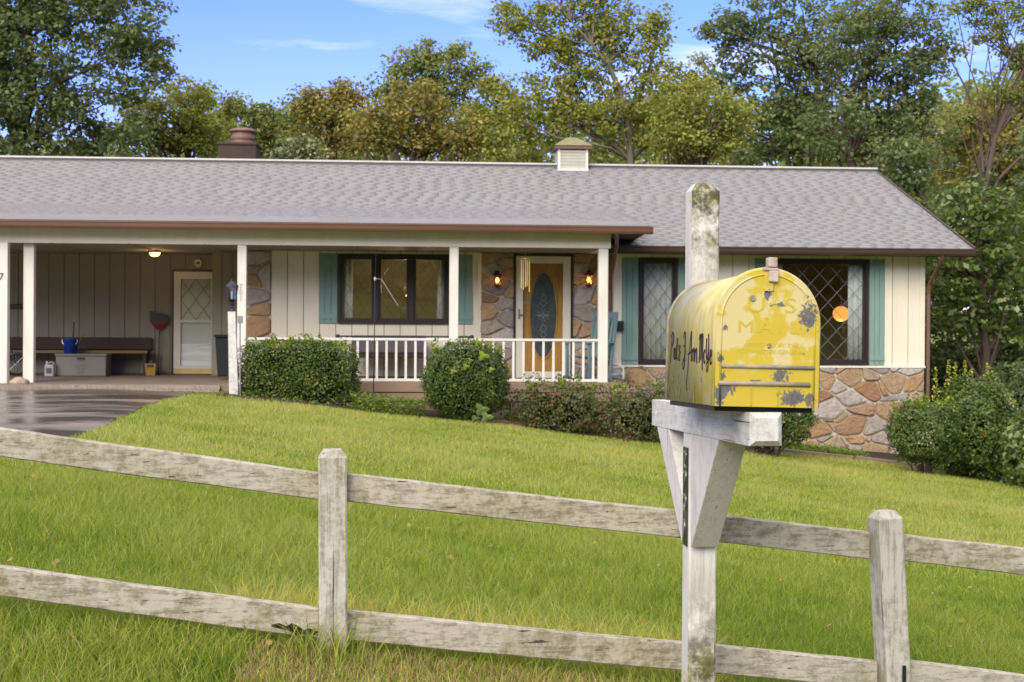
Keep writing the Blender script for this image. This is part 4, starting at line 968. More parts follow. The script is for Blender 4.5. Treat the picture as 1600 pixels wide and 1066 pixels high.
# bench / glider behind the rail
b0, b1 = hx(548, 1.35), hx(668, 1.35)
t = hob('porch_bench', (b0 + b1) / 2, 1.3, label='dark cushioned bench behind the railing under the triple window', cat='bench')
hw = (b1 - b0) / 2
MB().box(-hw, hw, -0.35, 0.2, 0.36, 0.42).build('seat', MT['benchwood'], t, bevel=0.01)
MB().box(-hw + .02, hw - .02, 0.12, 0.22, 0.42, 0.74).build('back_cushion', MT['cushion'], t, bevel=0.03)
for sx in (-1, 1):
    for yy in (-0.3, 0.17): MB().box(sx * hw - (0.05 if sx > 0 else 0), sx * hw + (0.05 if sx < 0 else 0), yy - .02, yy + .03, 0, 0.36).build('leg', MT['benchwood'], t)
# long black rod with ball ends
ra, za = H(528, 525.5, 0.6); rb, zb = H(737, 525.5, 0.6)
t = hob('metal_rod', (ra + rb) / 2, 0.6, za, label='long black metal rod with ball ends above the porch railing', cat='rod')
L = (rb - ra) / 2
MB().tube([(-L, 0, 0), (L, 0, 0)], 0.014, 8).build('shaft', MT['black'], t)
for s in (-1, 1):
    MB().lathe([(0.005 + 0.033 * math.sin(k * math.pi / 8), -0.033 * math.cos(k * math.pi / 8)) for k in range(9)], 12, (s * L, 0, 0)).build('ball_end', MT['black'], t, True)
    MB().tube([(s * (L - 0.15), 0, 0), (s * (L - 0.15), 0, -za)], 0.012, 6).build('support', MT['black'], t)
# rocking chair
def rocker():
    x = hx(922, 1.0); t = hob('rocking_chair', x, 1.05, 0.0, R(-52), label='light blue wooden rocking chair on the porch right of the front door', cat='rocking chair')
    lb = MT['lightblue']
    for sx in (-1, 1):
        MB().tube([(sx * 0.27, 0.5 - k * 0.1, 0.10 - 0.075 * math.sin(math.pi * (k + 0.6) / 11.2)) for k in range(11)], 0.02, 6).build('rocker', lb, t)
        MB().bar((sx * 0.27, -0.27, 0.04), (sx * 0.27, -0.28, 0.62), 0.045, 0.045, (0, 1, 0)).build('leg', lb, t)
        MB().bar((sx * 0.27, 0.22, 0.05), (sx * 0.26, 0.40, 1.10), 0.045, 0.04, (0, 1, 0)).build('back_post', lb, t)
        MB().box(sx * 0.27 - 0.05, sx * 0.27 + 0.05, -0.36, 0.28, 0.625, 0.65).build('armrest', lb, t, bevel=0.006)
    for k in range(6): MB().box(-0.25, 0.25, -0.28 + k * 0.09, -0.205 + k * 0.09, 0.40 - k * 0.012, 0.42 - k * 0.012).build('seat_slat', lb, t)
    for k in range(5):
        xx = -0.19 + k * 0.095; MB().bar((xx, 0.25, 0.40), (xx, 0.395, 1.08), 0.06, 0.015, (0, 1, 0)).build('back_slat', lb, t)
    MB().bar((-0.29, 0.40, 1.12), (0.29, 0.40, 1.12), 0.03, 0.10).build('top_rail', lb, t)
rocker()
# mailboxes on the wall
x, z = H(957.5, 509, PW - 0.07)
o = MB().box(-0.12, -0.01, -0.05, 0.04, -0.09, 0.09).build('utility_box', MT['lantern_black'], None, bevel=0.01); o.location = HW(x + 0.06, PW - 0.07 - 0.03, z); o.rotation_euler = (0, 0, YAW); tag(o, 'dark grey utility box on the wall beside the last porch post, nearer the post', 'utility box', 'utility boxes on the wall')
o2 = o.copy(); C.objects.link(o2); o2.location = HW(x + 0.195, PW - 0.10, z - 0.005); tag(o2, 'dark grey utility box on the wall beside the teal shutter', 'utility box', 'utility boxes on the wall')
# wind chime
x, z = H(821, 404, 0.35)
t = hob('wind_chime', x, 0.35, z, label='gold tube wind chime hanging in front of the door', cat='wind chime')
MB().tube([(0, 0, -0.02), (0, 0, CEIL - z)], 0.003, 4).build('cord', MT['gold'], t); MB().lathe([(0.075, -0.012), (0.075, 0.0)], 16).build('top_disc', MT['gold'], t)
for k, (dx, L) in enumerate([(-0.066, 0.50), (-0.03, 0.52), (0.005, 0.48), (0.036, 0.46), (0.07, 0.56)]):
    MB().tube([(dx, 0.03 * math.sin(k * 2.1), -0.013), (dx, 0.03 * math.sin(k * 2.1), -L)], 0.010, 8).build('chime_tube', MT['gold'], t)
MB().lathe([(0.03, -0.31), (0.03, -0.30)], 12, (0.10, 0, 0)).build('striker', MT['black'], t)
# hanging rod in front of the triple window: shepherd pole
gx, gy = 0, 22.3
pt, pm, pbm = P(588, 386, 22.35), P(586, 436, 22.35), P(583, 622, 22.35)
zgp = float(g(pbm.x, 22.35))
t = tag(empty('garden_pole', (pbm.x, 22.35, zgp)), 'thin black garden pole standing in front of the triple window', 'pole')
MB().tube([(0, 0, -0.1), ((pm.x - pbm.x) * 0.7, 0, 1.0), (pm.x - pbm.x, 0, pm.z - zgp)], 0.0085, 6).build('pole', MT['black'], t)
p2 = P(622, 478, 22.35)
MB().tube([(pm.x - pbm.x, 0, pm.z - zgp), (pm.x - pbm.x + 0.1, 0, pm.z - zgp + 0.0), (p2.x - pbm.x, 0, p2.z - zgp)], 0.008, 6).build('side_arm', MT['silver'], t)
MB().lathe([(0.012, -0.03), (0.022, 0.0), (0.012, 0.03)], 8, (pm.x - pbm.x, 0, pm.z - zgp)).build('clamp', MT['milky'], t)
MB().tube([(pm.x - pbm.x, 0, pm.z - zgp), (pt.x - pbm.x, 0, pt.z - zgp - 0.01)], 0.005, 5).build('pole_tip', MT['black'], t)
# small paned white side table near the rocker
x = hx(963, 1.2, 580)
t = hob('plant_stand', x + 0.02, 1.35, -0.1, label='small white slatted stand between the porch post and the stone base', cat='stand')
for sx in (-1, 1):
    for yy in (-.1, .1): MB().box(sx * .11 - .012, sx * .11 + .012, yy - .012, yy + .012, 0, 0.30).build('leg', MT['white'], t)
for k in range(3): MB().box(-.125, .125, -.115, .115, 0.06 + .12 * k, 0.075 + .12 * k).build('shelf', MT['white'], t)

# ------------------------------------------------------------------ things in the carport
CF = -0.033
# long bench
yb = YB - 0.35; x0, x1 = hx(-30, yb), hx(234, yb)
t = hob('long_bench', (x0 + x1) / 2, yb, CF, label='long dark wooden pew bench along the carport back wall', cat='bench'); hw = (x1 - x0) / 2
MB().box(-hw, hw, 0.22, 0.26, 0.46, hz(120, 527, YB) - CF).build('backrest', MT['benchwood'], t, bevel=0.008)
MB().box(-hw, hw, -0.20, 0.22, 0.42, 0.45).build('seat', MT['benchwood'], t)
MB().box(-hw, hw, -0.225, -0.201, 0.405, 0.455).build('seat_edge', MT['benchedge'], t)
for xx in (-hw + .02, 0, hw - 0.08): MB().box(xx, xx + 0.05, -0.18, 0.2, 0, 0.42).build('leg', MT['benchwood'], t)
# storage crate with faint print
yb = YB - 1.0; x0, x1 = hx(87.5, yb), hx(166, yb); zt = hz(120, 553, yb) - CF
t = hob('storage_box', (x0 + x1) / 2, yb, CF, label='grey plastic storage box with hand slot and faint print in the carport', cat='storage box'); hw = (x1 - x0) / 2
MB().box(-hw, hw, -0.0, 0.45, 0, zt - 0.04).build('box_body', MT['greyp'], t, bevel=0.012); MB().box(-hw - .015, hw + .015, -0.02, 0.47, zt - 0.039, zt).build('lid', MT['greyp'], t, bevel=0.008)
MB().box(-0.07, 0.07, -0.012, -0.0005, zt - 0.10, zt - 0.065).build('hand_slot', MT['black'], t)
MT['faint'] = flat('faint_grey_print', (0.11, 0.105, 0.095), 0.7)
m = MB()
for k, (w, z_) in enumerate([(0.16, .30), (0.12, .27), (0.2, .20), (0.22, .165), (0.14, .13), (0.16, .07), (0.12, .045)]): m.box(-w / 2, w / 2, -0.002, -0.0004, z_, z_ + 0.008)
m.build('printed_lines', MT['faint'], t)
# blue bucket on the box with mop
xb_, zb_ = H(109, 553, yb + 0.1)
t = hob('bucket', xb_, yb + 0.15, CF + zt + 0.001, label='blue plastic bucket standing on the grey storage box', cat='bucket')
MB().lathe([(0.11, 0), (0.135, 0.25), (0.15, 0.255), (0.15, 0.27), (0.13, 0.27), (0.105, 0.02)], 20).build('pail', MT['blue'], t, True)
MB().tube([(0.14 * math.cos(a), -0.05 - 0.03 * math.sin(a), 0.25 - 0.12 * math.sin(a)) for a in np.linspace(0, math.pi, 9)], 0.004, 5).build('handle', MT['silver'], t)
o = MB().tube([(0, 0, 0.02), (0.03, 0.0, 0.56)], 0.013, 7).build('mop', MT['lantern_black']); o.location = HW(xb_ + 0.03, yb + 0.15, CF + zt + 0.01); tag(o, 'dark mop handle sticking out of the blue bucket', 'mop')
o = MB().tube([(0, 0, 0.02), (0.17, 0.0, 0.36)], 0.007, 6).build('stick', MT['benchedge']); o.location = HW(xb_ + 0.06, yb + 0.18, CF + zt + 0.01); tag(o, 'thin stick leaning out of the blue bucket beside the mop', 'stick')
# jug
xj = hx(78, yb - 0.1); t = hob('plastic_jug', xj, yb - 0.1, CF, label='white plastic jug on the floor left of the grey storage box', cat='jug')
MB().box(-0.08, 0.08, -0.05, 0.05, 0, 0.21).build('jug_body', MT['milky'], t, bevel=0.02, seg=2)
m = MB().lathe([(0.03, 0.2), (0.02, 0.25), (0.022, 0.275)], 10, (-0.045, 0, 0)); m.tube([(-0.02, 0, 0.235), (0.03, 0, 0.26), (0.07, 0, 0.24), (0.072, 0, 0.19)], 0.012, 6); m.build('jug_handle', MT['milky'], t)
MB().box(-0.05, 0.05, -0.0525, -0.0505, 0.05, 0.15).build('jug_label', MT['cushion'], t)
# mop bucket
xm_ = hx(236.5, YB - 0.5); t = hob('mop_bucket', xm_, YB - 0.5, CF, label='mustard yellow square bucket beside the end of the long bench', cat='bucket')
MB().add([(-.08, -.07, 0), (.08, -.07, 0), (.08, .07, 0), (-.08, .07, 0), (-.10, -.09, .22), (.10, -.09, .22), (.10, .09, .22), (-.10, .09, .22)], [(0, 1, 5, 4), (1, 2, 6, 5), (2, 3, 7, 6), (3, 0, 4, 7), (3, 2, 1, 0)]).build('pail', MT['mustard'], t)
MB().box(-.06, .06, -.0935, -.088, 0.15, 0.20).build('slot', MT['black'], t); MB().box(-.03, .03, -.03, .03, 0.18, 0.28).build('wringer', MT['black'], t)
# shovel, blade up against the wall
ys_ = YB - 0.06; xs0, zs0 = H(249, 589, ys_); xs1, zs1 = H(248, 511, ys_)
t = hob('snow_shovel', xs0, ys_, CF, label='black and red shovel leaning blade up against the carport wall', cat='shovel')
hL = zs1 - CF
MB().tube([(0, -0.1, 0), (0, -0.03, hL)], 0.012, 7).build('shaft', MT['gutterd'], t)
sw_ = 0.165
vs = [(-.03, -.03, hL - .06), (.03, -.03, hL - .06), (sw_ * .75, -.06, hL + .05), (sw_, -.06, hL + .10), (-sw_, -.06, hL + .10), (-sw_ * .8, -.06, hL + .05)]
m = MB(); n = 6; v2 = [(a, b + .015, c) for a, b, c in vs]; m.add(vs + v2, [tuple(range(n)), tuple(range(2 * n - 1, n - 1, -1))] + [(i, i + n, (i + 1) % n + n, (i + 1) % n) for i in range(n)])
m.build('blade_socket', MT['red'], t)
vs = [(-sw_, -.06, hL + .10), (sw_, -.06, hL + .10), (sw_ * 1.05, -.07, hL + .22), (-sw_ * 1.02, -.07, hL + .30)]
m = MB(); n = 4; v2 = [(a, b + .015, c) for a, b, c in vs]; m.add(vs + v2, [tuple(range(n)), tuple(range(2 * n - 1, n - 1, -1))] + [(i, i + n, (i + 1) % n + n, (i + 1) % n) for i in range(n)])
m.build('blade', MT['black'], t)
# wheelie bin
xt = hx(352, 1.6); t = hob('rubbish_bin', xt, 1.6, CF, label='dark green wheeled rubbish bin behind the lamp post', cat='rubbish bin')
MT['bin'] = flat('dark_green_black_plastic', (0.014, 0.018, 0.018), 0.5)
MB().add([(-.10, -.2, 0.05), (.18, -.2, 0.05), (.18, .2, 0.05), (-.10, .2, 0.05), (-.14, -.26, .72), (.24, -.26, .72), (.24, .26, .72), (-.14, .26, .72)], [(0, 1, 5, 4), (1, 2, 6, 5), (2, 3, 7, 6), (3, 0, 4, 7), (4, 5, 6, 7), (3, 2, 1, 0)]).build('bin_body', MT['bin'], t, bevel=0.02)
MB().box(-.16, .26, -.28, .28, .7205, .77).build('lid', MT['bin'], t, bevel=0.02)
for yy in (-.22, .18): MB().tube([(0.15, yy, 0.08), (0.15, yy + .04, 0.08)], 0.08, 14).build('wheel', MT['black'], t)
# black wall rail seen behind the left posts
x0, x1 = hx(-25, YB - .02), hx(36, YB - .02); zz = hz(20, 479, YB)
o = MB().box(x0, x1, -0.05, 0.0, -0.04, 0.04).build('wall_rack', MT['black'], None, bevel=0.008); o.location = HW(0, YB - 0.02, zz); o.rotation_euler = (0, 0, YAW); tag(o, 'black horizontal tool rack on the carport wall at the left', 'rack')
# bicycle, mostly hidden at the left edge
def bicycle():
    yb = YB - 0.95; x, z = H(24, 579, yb); t = hob('child_bicycle', x - 0.22, yb, CF, R(8), label='small dark bicycle standing between the two left carport posts', cat='bicycle')
    for cx, nm in ((0.22, 'wheel'), (-0.42, 'wheel')):
        w = MB().tube([(cx + 0.19 * math.cos(k * math.pi / 14), 0, 0.215 + 0.19 * math.sin(k * math.pi / 14)) for k in range(29)], 0.022, 7, False).build(nm, MT['black'], t)
        m = MB()
        for k in range(8): a = k * math.pi / 8; m.tube([(cx - 0.175 * math.cos(a), 0, 0.215 - 0.175 * math.sin(a)), (cx + 0.175 * math.cos(a), 0, 0.215 + 0.175 * math.sin(a))], 0.003, 4)
        m.build('spokes', MT['silver'], w)
    fr = MB(); A, B_, Cc, D = (-0.42, 0, .215), (-0.12, 0, .22), (-0.22, 0, .52), (0.12, 0, .55)
    for p, q in ((A, B_), (A, Cc), (B_, Cc), (B_, D), (Cc, D), (D, (0.22, 0, .215))): fr.tube([p, q], 0.014, 6)
    fr.build('frame', MT['lantern_black'], t)
    MB().tube([(0.11, -0.22, .68), (0.10, -0.1, .66), (0.10, 0.1, .66), (0.11, 0.22, .68)], 0.012, 6).build('handlebar', MT['silver'], t)
    MB().tube([(0.12, 0, .55), (0.10, 0, .66)], 0.012, 6).build('stem', MT['silver'], t)
    MB().box(-0.33, -0.14, -0.05, 0.05, .55, .59).build('saddle', MT['black'], t, bevel=0.015)
    MB().tube([(-0.22, 0, .52), (-0.23, 0, .55)], 0.012, 6).build('seat_post', MT['silver'], t)
bicycle()
# pale cloth bag on the slab edge
def lump(name, loc, s, mat, label, cat, seed=1):
    bm = bmesh.new(); bmesh.ops.create_icosphere(bm, subdivisions=3, radius=1); rd = random.Random(seed)
    from mathutils import noise
    for v in bm.verts:
        n_ = noise.noise(v.co * 1.6 + Vector((seed, 0, 0))) * 0.35; v.co *= 1 + n_; v.co = Vector((v.co.x * s[0], v.co.y * s[1], max(v.co.z, -0.35) * s[2]))
    me = bpy.data.meshes.new(name); bm.to_mesh(me); bm.free(); me.materials.append(mat); me.polygons.foreach_set('use_smooth', [True] * len(me.polygons))
    o = bpy.data.objects.new(name, me); C.objects.link(o); o.location = loc; return tag(o, label, cat)
x, z = H(29, 603, -0.35); lump('cloth_bag', HW(x, -0.32, CF + 0.02), (0.14, 0.1, 0.075), MT['sand'], 'crumpled pale cloth bag at the foot of the left carport posts', 'bag', 4)

# ------------------------------------------------------------------ fence
def fp(px, py, d): return P(px, py, d)
FA = Vector((-0.57, 4.45, 0)); FB = Vector((1.262, 4.71, 0)); FD = (FB - FA).normalized()
frz = math.atan2(FD.y, FD.x)
def fence_d(px):          # depth where the ray in that picture column meets the rail line
    a = (px - 800) / F
    return (FA.y - FA.x * FD.y / FD.x) / (1 - a * FD.y / FD.x)
fence = tag(empty('post_and_rail_fence', (FA.x, FA.y, float(g(FA.x, FA.y)))), 'low weathered white timber post and rail fence along the front of the lawn', 'fence')
Mf = fence.matrix_world; fo = Vector((FA.x, FA.y, float(g(FA.x, FA.y))))
def rail(xl, yl0, yl1, xr, yr0, yr1, seed, ext=False):
    """board between two picture columns, given its top and bottom rows at each end"""
    dl, dr = fence_d(xl), fence_d(xr); n = 26; vs = []; fs = []; rd = random.Random(seed); nrm = Vector((-FD.y, FD.x, 0))
    ph = rd.uniform(0, 6)
    mid = (P(xl, yl0, dl) + P(xr, yr1, dr)) / 2
    for i in range(n + 1):
        u = i / n
        a = P(xl, yl0, dl).lerp(P(xr, yr0, dr), u); b = P(xl, yl1, dl).lerp(P(xr, yr1, dr), u)
        a.z += 0.0012 * math.sin(u * 9 + ph) + rd.uniform(-.0006, .0006); b.z += 0.0015 * math.sin(u * 7 + ph * 2) + rd.uniform(-.0009, .0009)
        k = len(vs)
        vs += [a - mid, a - mid + nrm * 0.036, b - mid + nrm * 0.036, b - mid]
        # slight bevel on top front edge
    for i in range(n):
        k = 4 * i
        for j in range(4): fs.append((k + j, k + (j + 1) % 4, k + 4 + (j + 1) % 4, k + 4 + j))
    fs += [(0, 3, 2, 1), (4 * n, 4 * n + 1, 4 * n + 2, 4 * n + 3)]
    o = MB().add(vs, fs).build('rail', MT['railA'], fence, bevel=0.004, seg=1); o.location = mid - fo; return o
rail(-150, 648, 693, 499, 739.3, 782.8, 1); rail(-150, 866, 913, 499, 952, 998.5, 2)
rail(541, 740.5, 784, 1360, 832, 874.5, 3); rail(541, 955.5, 1001, 1372, 1034, 1077, 4)
rail(1408, 835.5, 877.5, 1800, 880, 920, 5); rail(1416, 1032, 1074, 1800, 1083, 1124, 6)
def fence_post(base, top, w, label=None, rz=frz):
    """base and top world points (centre); four-sided chamfered cap"""
    base, top = Vector(base), Vector(top); ax = (top - base).normalized(); ux = Vector((math.cos(rz), math.sin(rz), 0)); uy = ax.cross(ux).normalized(); ux = uy.cross(ax).normalized()
    H_ = (top - base).length; h = w / 2; c = 0.004
    rings = [(0, h), (H_ - 0.028, h), (H_ - 0.024, h + 0.0), (H_, h * 0.62)]
    # octagonal ring for worn corners
    vs = []
    for z, r in rings:
        cc_ = 0.006 if r == h else 0.004
        for sx, sy in ((-1, -1), (1, -1), (1, 1), (-1, 1)):
            if sx * sy > 0: pr = [(sx * r, sy * (r - cc_)), (sx * (r - cc_), sy * r)]
            else: pr = [(sx * (r - cc_), sy * r), (sx * r, sy * (r - cc_))]
            if sx < 0 and sy < 0: pr = [(-r, -(r - cc_)), (-(r - cc_), -r)]
            if sx > 0 and sy < 0: pr = [(r - cc_, -r), (r, -(r - cc_))]
            if sx > 0 and sy > 0: pr = [(r, r - cc_), (r - cc_, r)]
            if sx < 0 and sy > 0: pr = [(-(r - cc_), r), (-r, r - cc_)]
            for a, b in pr: vs.append(ux * a + uy * b + ax * z)
    fs = [tuple(range(7, -1, -1))] + [(i * 8 + k, i * 8 + (k + 1) % 8, (i + 1) * 8 + (k + 1) % 8, (i + 1) * 8 + k) for i in range(3) for k in range(8)] + [tuple(range(24, 32))]
    return MB().add(vs, fs)
w4 = 0.089
def add_fpost(xt, yt, xb, yb, d, mat='postA', rz=frz, w=w4):
    b = P(xb, yb, d); tp = P(xt, yt, d); ax = (tp - b).normalized(); b = b - ax * max(0.0, (b.z - float(g(b.x, b.y)) + 0.15) / ax.z)
    o = fence_post(Vector((0, 0, 0)), tp - b, w, rz=rz).build('fence_post', MT[mat], fence); o.location = b - fo; return o
add_fpost(519.5, 702, 520.5, 1020, 4.45)
add_fpost(1382, 798, 1396, 1066, 4.72, rz=frz + R(6))
add_fpost(-170, 640, -166, 960, 4.19); add_fpost(1840, 860, 1845, 1150, 5.02)
def rot(pts, seed):
    rd_ = random.Random(seed); c0_ = P(pts[0][0], pts[0][1], fence_d(pts[0][0])); top_, bot_ = [], []
    for px, y0_, y1_ in pts:
        d_ = fence_d(px) - 0.0015; top_.append(P(px, y0_ + rd_.uniform(-1.5, 1.5), d_) - c0_); bot_.append(P(px, y1_ + rd_.uniform(-1.5, 1.5), d_) - c0_)
    n_ = len(top_); m_ = MB(); off_ = Vector((0, 0.012, 0)); A_ = top_ + bot_; m_.add(A_ + [p + off_ for p in A_], [(i, i + 1, n_ + i + 1, n_ + i) for i in range(n_ - 1)])
    m_.build('rotten_hollow', MT['soil'], fence).location = c0_ - fo
rot([(424, 977, 979), (436, 974, 982), (448, 978, 986), (456, 975, 990), (466, 979, 993), (474, 983, 991), (484, 981, 994), (492, 985, 993), (498, 986, 992)], 3)
MB().box(-0.006, 0.006, -0.0475, -0.043, -0.07, 0.0).build('split', MT['black'], fence).location = Vector(P(1407, 1035, 4.69)) - fo

# ------------------------------------------------------------------ mailbox on its post
PSI = R(7.0)
pc = P(1097, 500, 4.45); pt_ = P(1098, 288, 4.45); pbm = P(1091, 1066, 4.45)
gz = float(g(pbm.x, pbm.y))
ax = (pt_ - pbm).normalized(); pbase = pbm - ax * ((pbm.z - gz + 0.15) / ax.z)
mpost = tag(empty('mailbox_post', (pbase.x, pbase.y, gz)), 'tall white timber post with arm and braces, mossy at the top, under the yellow mailbox', 'mailbox post')
mo = Vector((pbase.x, pbase.y, gz))
o = fence_post(Vector((0, 0, 0)), pt_ - pbase, w4, rz=PSI)
# shift so that object z = 0 sits at box height: moss follows height on the post
hh = (pt_ - pbase).length - 0.40
o.v = [tuple(Vector(v) - ax * hh) for v in o.v]
o = o.build('post', MT['mailpost'], mpost); o.location = pbase - mo + ax * hh
# arm frame: local +y runs back from the street along the arm
PIT = R(1.5); ROLLB = R(1.2)
fa = Vector((0.6805, 3.745, Z0 - (640 - 502) / 585.0 - 0.0445 - 0.004))      # centre of the arm's front face
Ma = Matrix.Translation(fa) @ Matrix.Rotation(PSI, 4, 'Z') @ Matrix.Rotation(-PIT, 4, 'X') @ Matrix.Rotation(0.0, 4, 'Y')
# vertical sense: front is higher than back
arm = MB(); h = 0.0445; ch_ = 0.014
vs = [(-h + ch_, 0, -h + ch_), (h - ch_, 0, -h + ch_), (h - ch_, 0, h - ch_), (-h + ch_, 0, h - ch_), (-h, 0.016, -h), (h, 0.016, -h), (h, 0.016, h), (-h, 0.016, h), (-h, 1.19, -h), (h, 1.19, -h), (h, 1.19, h), (-h, 1.19, h)]
arm.add(vs, [(0, 1, 2, 3), (0, 4, 5, 1), (1, 5, 6, 2), (2, 6, 7, 3), (3, 7, 4, 0), (4, 8, 9, 5), (5, 9, 10, 6), (6, 10, 11, 7), (7, 11, 8, 4), (8, 11, 10, 9)])
o = arm.build('arm', MT['mailwhite'], mpost); o.matrix_local = Matrix.Translation(-mo) @ Ma
# braces in arm frame coordinates (y along the arm, z down to the post)
def brace(poly, name, mat):
    m = MB(); n = len(poly); w = h - 0.0015
    m.add([(-w, y, z) for y, z in poly] + [(w, y, z) for y, z in poly], [tuple(range(n)), tuple(range(2 * n - 1, n - 1, -1))] + [(i, i + n, (i + 1) % n + n, (i + 1) % n) for i in range(n)])
    o = m.build(name, MT[mat], mpost, bevel=0.002); o.matrix_local = Matrix.Translation(-mo) @ Ma
yf, ybk = 0.66, 0.745; z_arm = -h - 0.001
brace([(0.325, z_arm), (0.655, z_arm), (0.655, z_arm - 0.352), (0.648, z_arm - 0.352)], 'front_brace', 'braceW')
brace([(1.12, z_arm), (0.762, z_arm - 0.36), (0.762, z_arm - 0.20), (0.95, z_arm)], 'rear_brace', 'braceW')
# number plaque on the post's left face
ppq = P(1069.5, 775, 4.44)
Mp = Matrix.Translation(ppq) @ Matrix.Rotation(PSI - R(90), 4, 'Z')
lx0 = pc + Vector((-math.cos(PSI), -math.sin(PSI), 0)) * (0.0445 + 0.004)
def post_left(py, off):       # point on the left face of the post at picture row py
    z = P(1069, py, 4.45).z; c = pbase + ax * ((z - pbase.z) / ax.z)
    return c + Vector((-math.cos(PSI), -math.sin(PSI), 0)) * (0.0445 + off)
c0 = post_left(775, 0.0025); ztop = post_left(699, 0).z; zbot = post_left(852, 0).z
plq = MB().box(-0.0275, 0.0275, -0.0022, 0.0022, -(ztop - zbot) / 2, (ztop - zbot) / 2).build('number_plaque', MT['grey_plate'], mpost, bevel=0.001)
plq.matrix_local = Matrix.Translation(c0 - mo) @ Matrix.Rotation(math.atan2(ax.x, ax.z), 4, 'Y') @ Matrix.Rotation(PSI - R(90), 4, 'Z')
for ch, py in (('2', 719), ('7', 751), ('0', 786), ('1', 826)):
    zz = post_left(py, 0).z - c0.z
    inst('numeral', text_mesh(ch, 0.083, 0.0012, MT['silver'], 'numeral'), plq, (0, -0.0035, zz), FACE)

# ---- the mailbox itself: local x across, y back, z up, origin at the bottom front centre
BW, BH, BL = 0.145, 0.372, 0.575
fb = Vector((0.684, 3.775, Z0 - (634 - 502) / 583.0))
Mm = Matrix.Translation(fb) @ Matrix.Rotation(PSI - R(0.3), 4, 'Z') @ Matrix.Rotation(-R(1.6), 4, 'X') @ Matrix.Rotation(R(1.3), 4, 'Y')
mb = empty('mailbox'); mb.matrix_world = Mm
tag(mb, 'large yellow rural mailbox with peeling paint and handwritten names on its side', 'mailbox')
def arch(w, hgt, n=20, z0=0.0):
    pts = [(-w, z0)]; zc = hgt - w
    pts += [(-w * math.cos(k * math.pi / n), zc + w * math.sin(k * math.pi / n)) for k in range(n + 1)] + [(w, z0)]
    return pts
def shell(w, hgt, y0, y1, name, mat, n=24, ny=1, wob=0.0):
    A = arch(w, hgt, n); m = MB(); k = len(A); vs = []
    for j in range(ny + 1):
        y = y0 + (y1 - y0) * j / ny
        for x, z in A: vs.append((x, y, z))
    fs = [(j * k + i, j * k + i + 1, (j + 1) * k + i + 1, (j + 1) * k + i) for j in range(ny) for i in range(k - 1)] + [(j * k + k - 1, j * k, (j + 1) * k, (j + 1) * k + k - 1) for j in range(ny)]
    fs += [tuple(range(k))[::-1], tuple(ny * k + i for i in range(k))]
    o = m.add(vs, fs).build(name, MT[mat], mb, False)
    me = o.data
    sm = [abs(p.normal.y) < 0.5 and p.normal.z > -0.5 for p in me.polygons]; me.polygons.foreach_set('use_smooth', sm); return o
shell(BW - 0.006, BH - 0.006, 0.012, BL, 'body', 'boxside')
def hoop(w, hgt, y, r, name, mat, ry=1.0):
    A = arch(w, hgt, 24); return MB().tube([(x, y, z) for x, z in A], r, 8).build(name, MT[mat], mb, True)
hoop(BW - 0.004, BH - 0.004, BL, 0.006, 'rear_rim', 'chipmetal'); hoop(BW - 0.002, BH - 0.002, 0.012, 0.0062, 'door_rim', 'boxside')
shell(BW - 0.002, BH - 0.002, 0.0, 0.012, 'door', 'boxfront')
hoop(BW - 0.016, BH - 0.016, 0.0, 0.0028, 'door_bead', 'boxfront')
def rib_(z, r, x0, x1): MB().tube([(x0, -0.001, z), (x1, -0.001, z)], r, 8).build('door_rib', MT['chipmetal'], mb, True)
rib_(0.1075, 0.0055, -0.128, 0.130); rib_(0.062, 0.0065, -0.134, 0.118)
MB().box(-0.046, -0.043, -0.003, -0.0002, 0.004, 0.054).build('door_seam', MT['boxfront'], mb)
MB().box(0.029, 0.031, -0.003, -0.0002, 0.004, 0.054).build('door_seam', MT['boxfront'], mb)
MB().box(-0.014, 0.012, -0.006, -0.0003, BH - 0.062, BH - 0.012).build('latch_plate', MT['boxfront'], mb, bevel=0.002)
m = MB().box(-0.004, 0.022, -0.014, -0.0065, BH - 0.036, BH - 0.006); m.box(-0.005, 0.020, -0.010, 0.02, BH + 0.004, BH + 0.030); m.box(-0.018, 0.024, -0.006, 0.026, BH - 0.0055, BH + 0.0035)
m.build('latch', MT['rustlatch'], mb, bevel=0.003, seg=2)
MB().tube([(-0.085 * 1, 0, 0), (-0.085, -0.004, 0)], 0.008, 14).build('rivet', MT['chipmetal'], mb).location = (0.04, 0.0, 0.291)
MB().box(-BW + 0.01, BW - 0.01, 0.03, BL - 0.02, -0.014, -0.001).build('mounting_board', MT['black'], mb)
def emboss(body, size, x, z, sx, dep=0.0006, name='letter'):
    return inst(name, text_mesh(body, size, dep, MT['boxfront'], 'letter'), mb, (x, -0.0004, z), FACE, (sx, 1, 1))
for ch, x in (('U', -0.034), ('.', -0.004), ('S', 0.060), ('.', 0.088)): emboss(ch, 0.058, x, 0.272 - (0.018 if ch == '.' else 0), 1.35)
for ch, x in (('M', -0.062), ('A', -0.008), ('I', 0.034), ('L', 0.072)): emboss(ch, 0.047, x, 0.213, 1.35)
for bdy, z in (('APPROVED BY THE', 0.166), ('POSTMASTER GENERAL', 0.148)): emboss(bdy, 0.015, 0.010, z, 1.2, 0.0004, 'small_lettering')['kind'] = 'stuff'
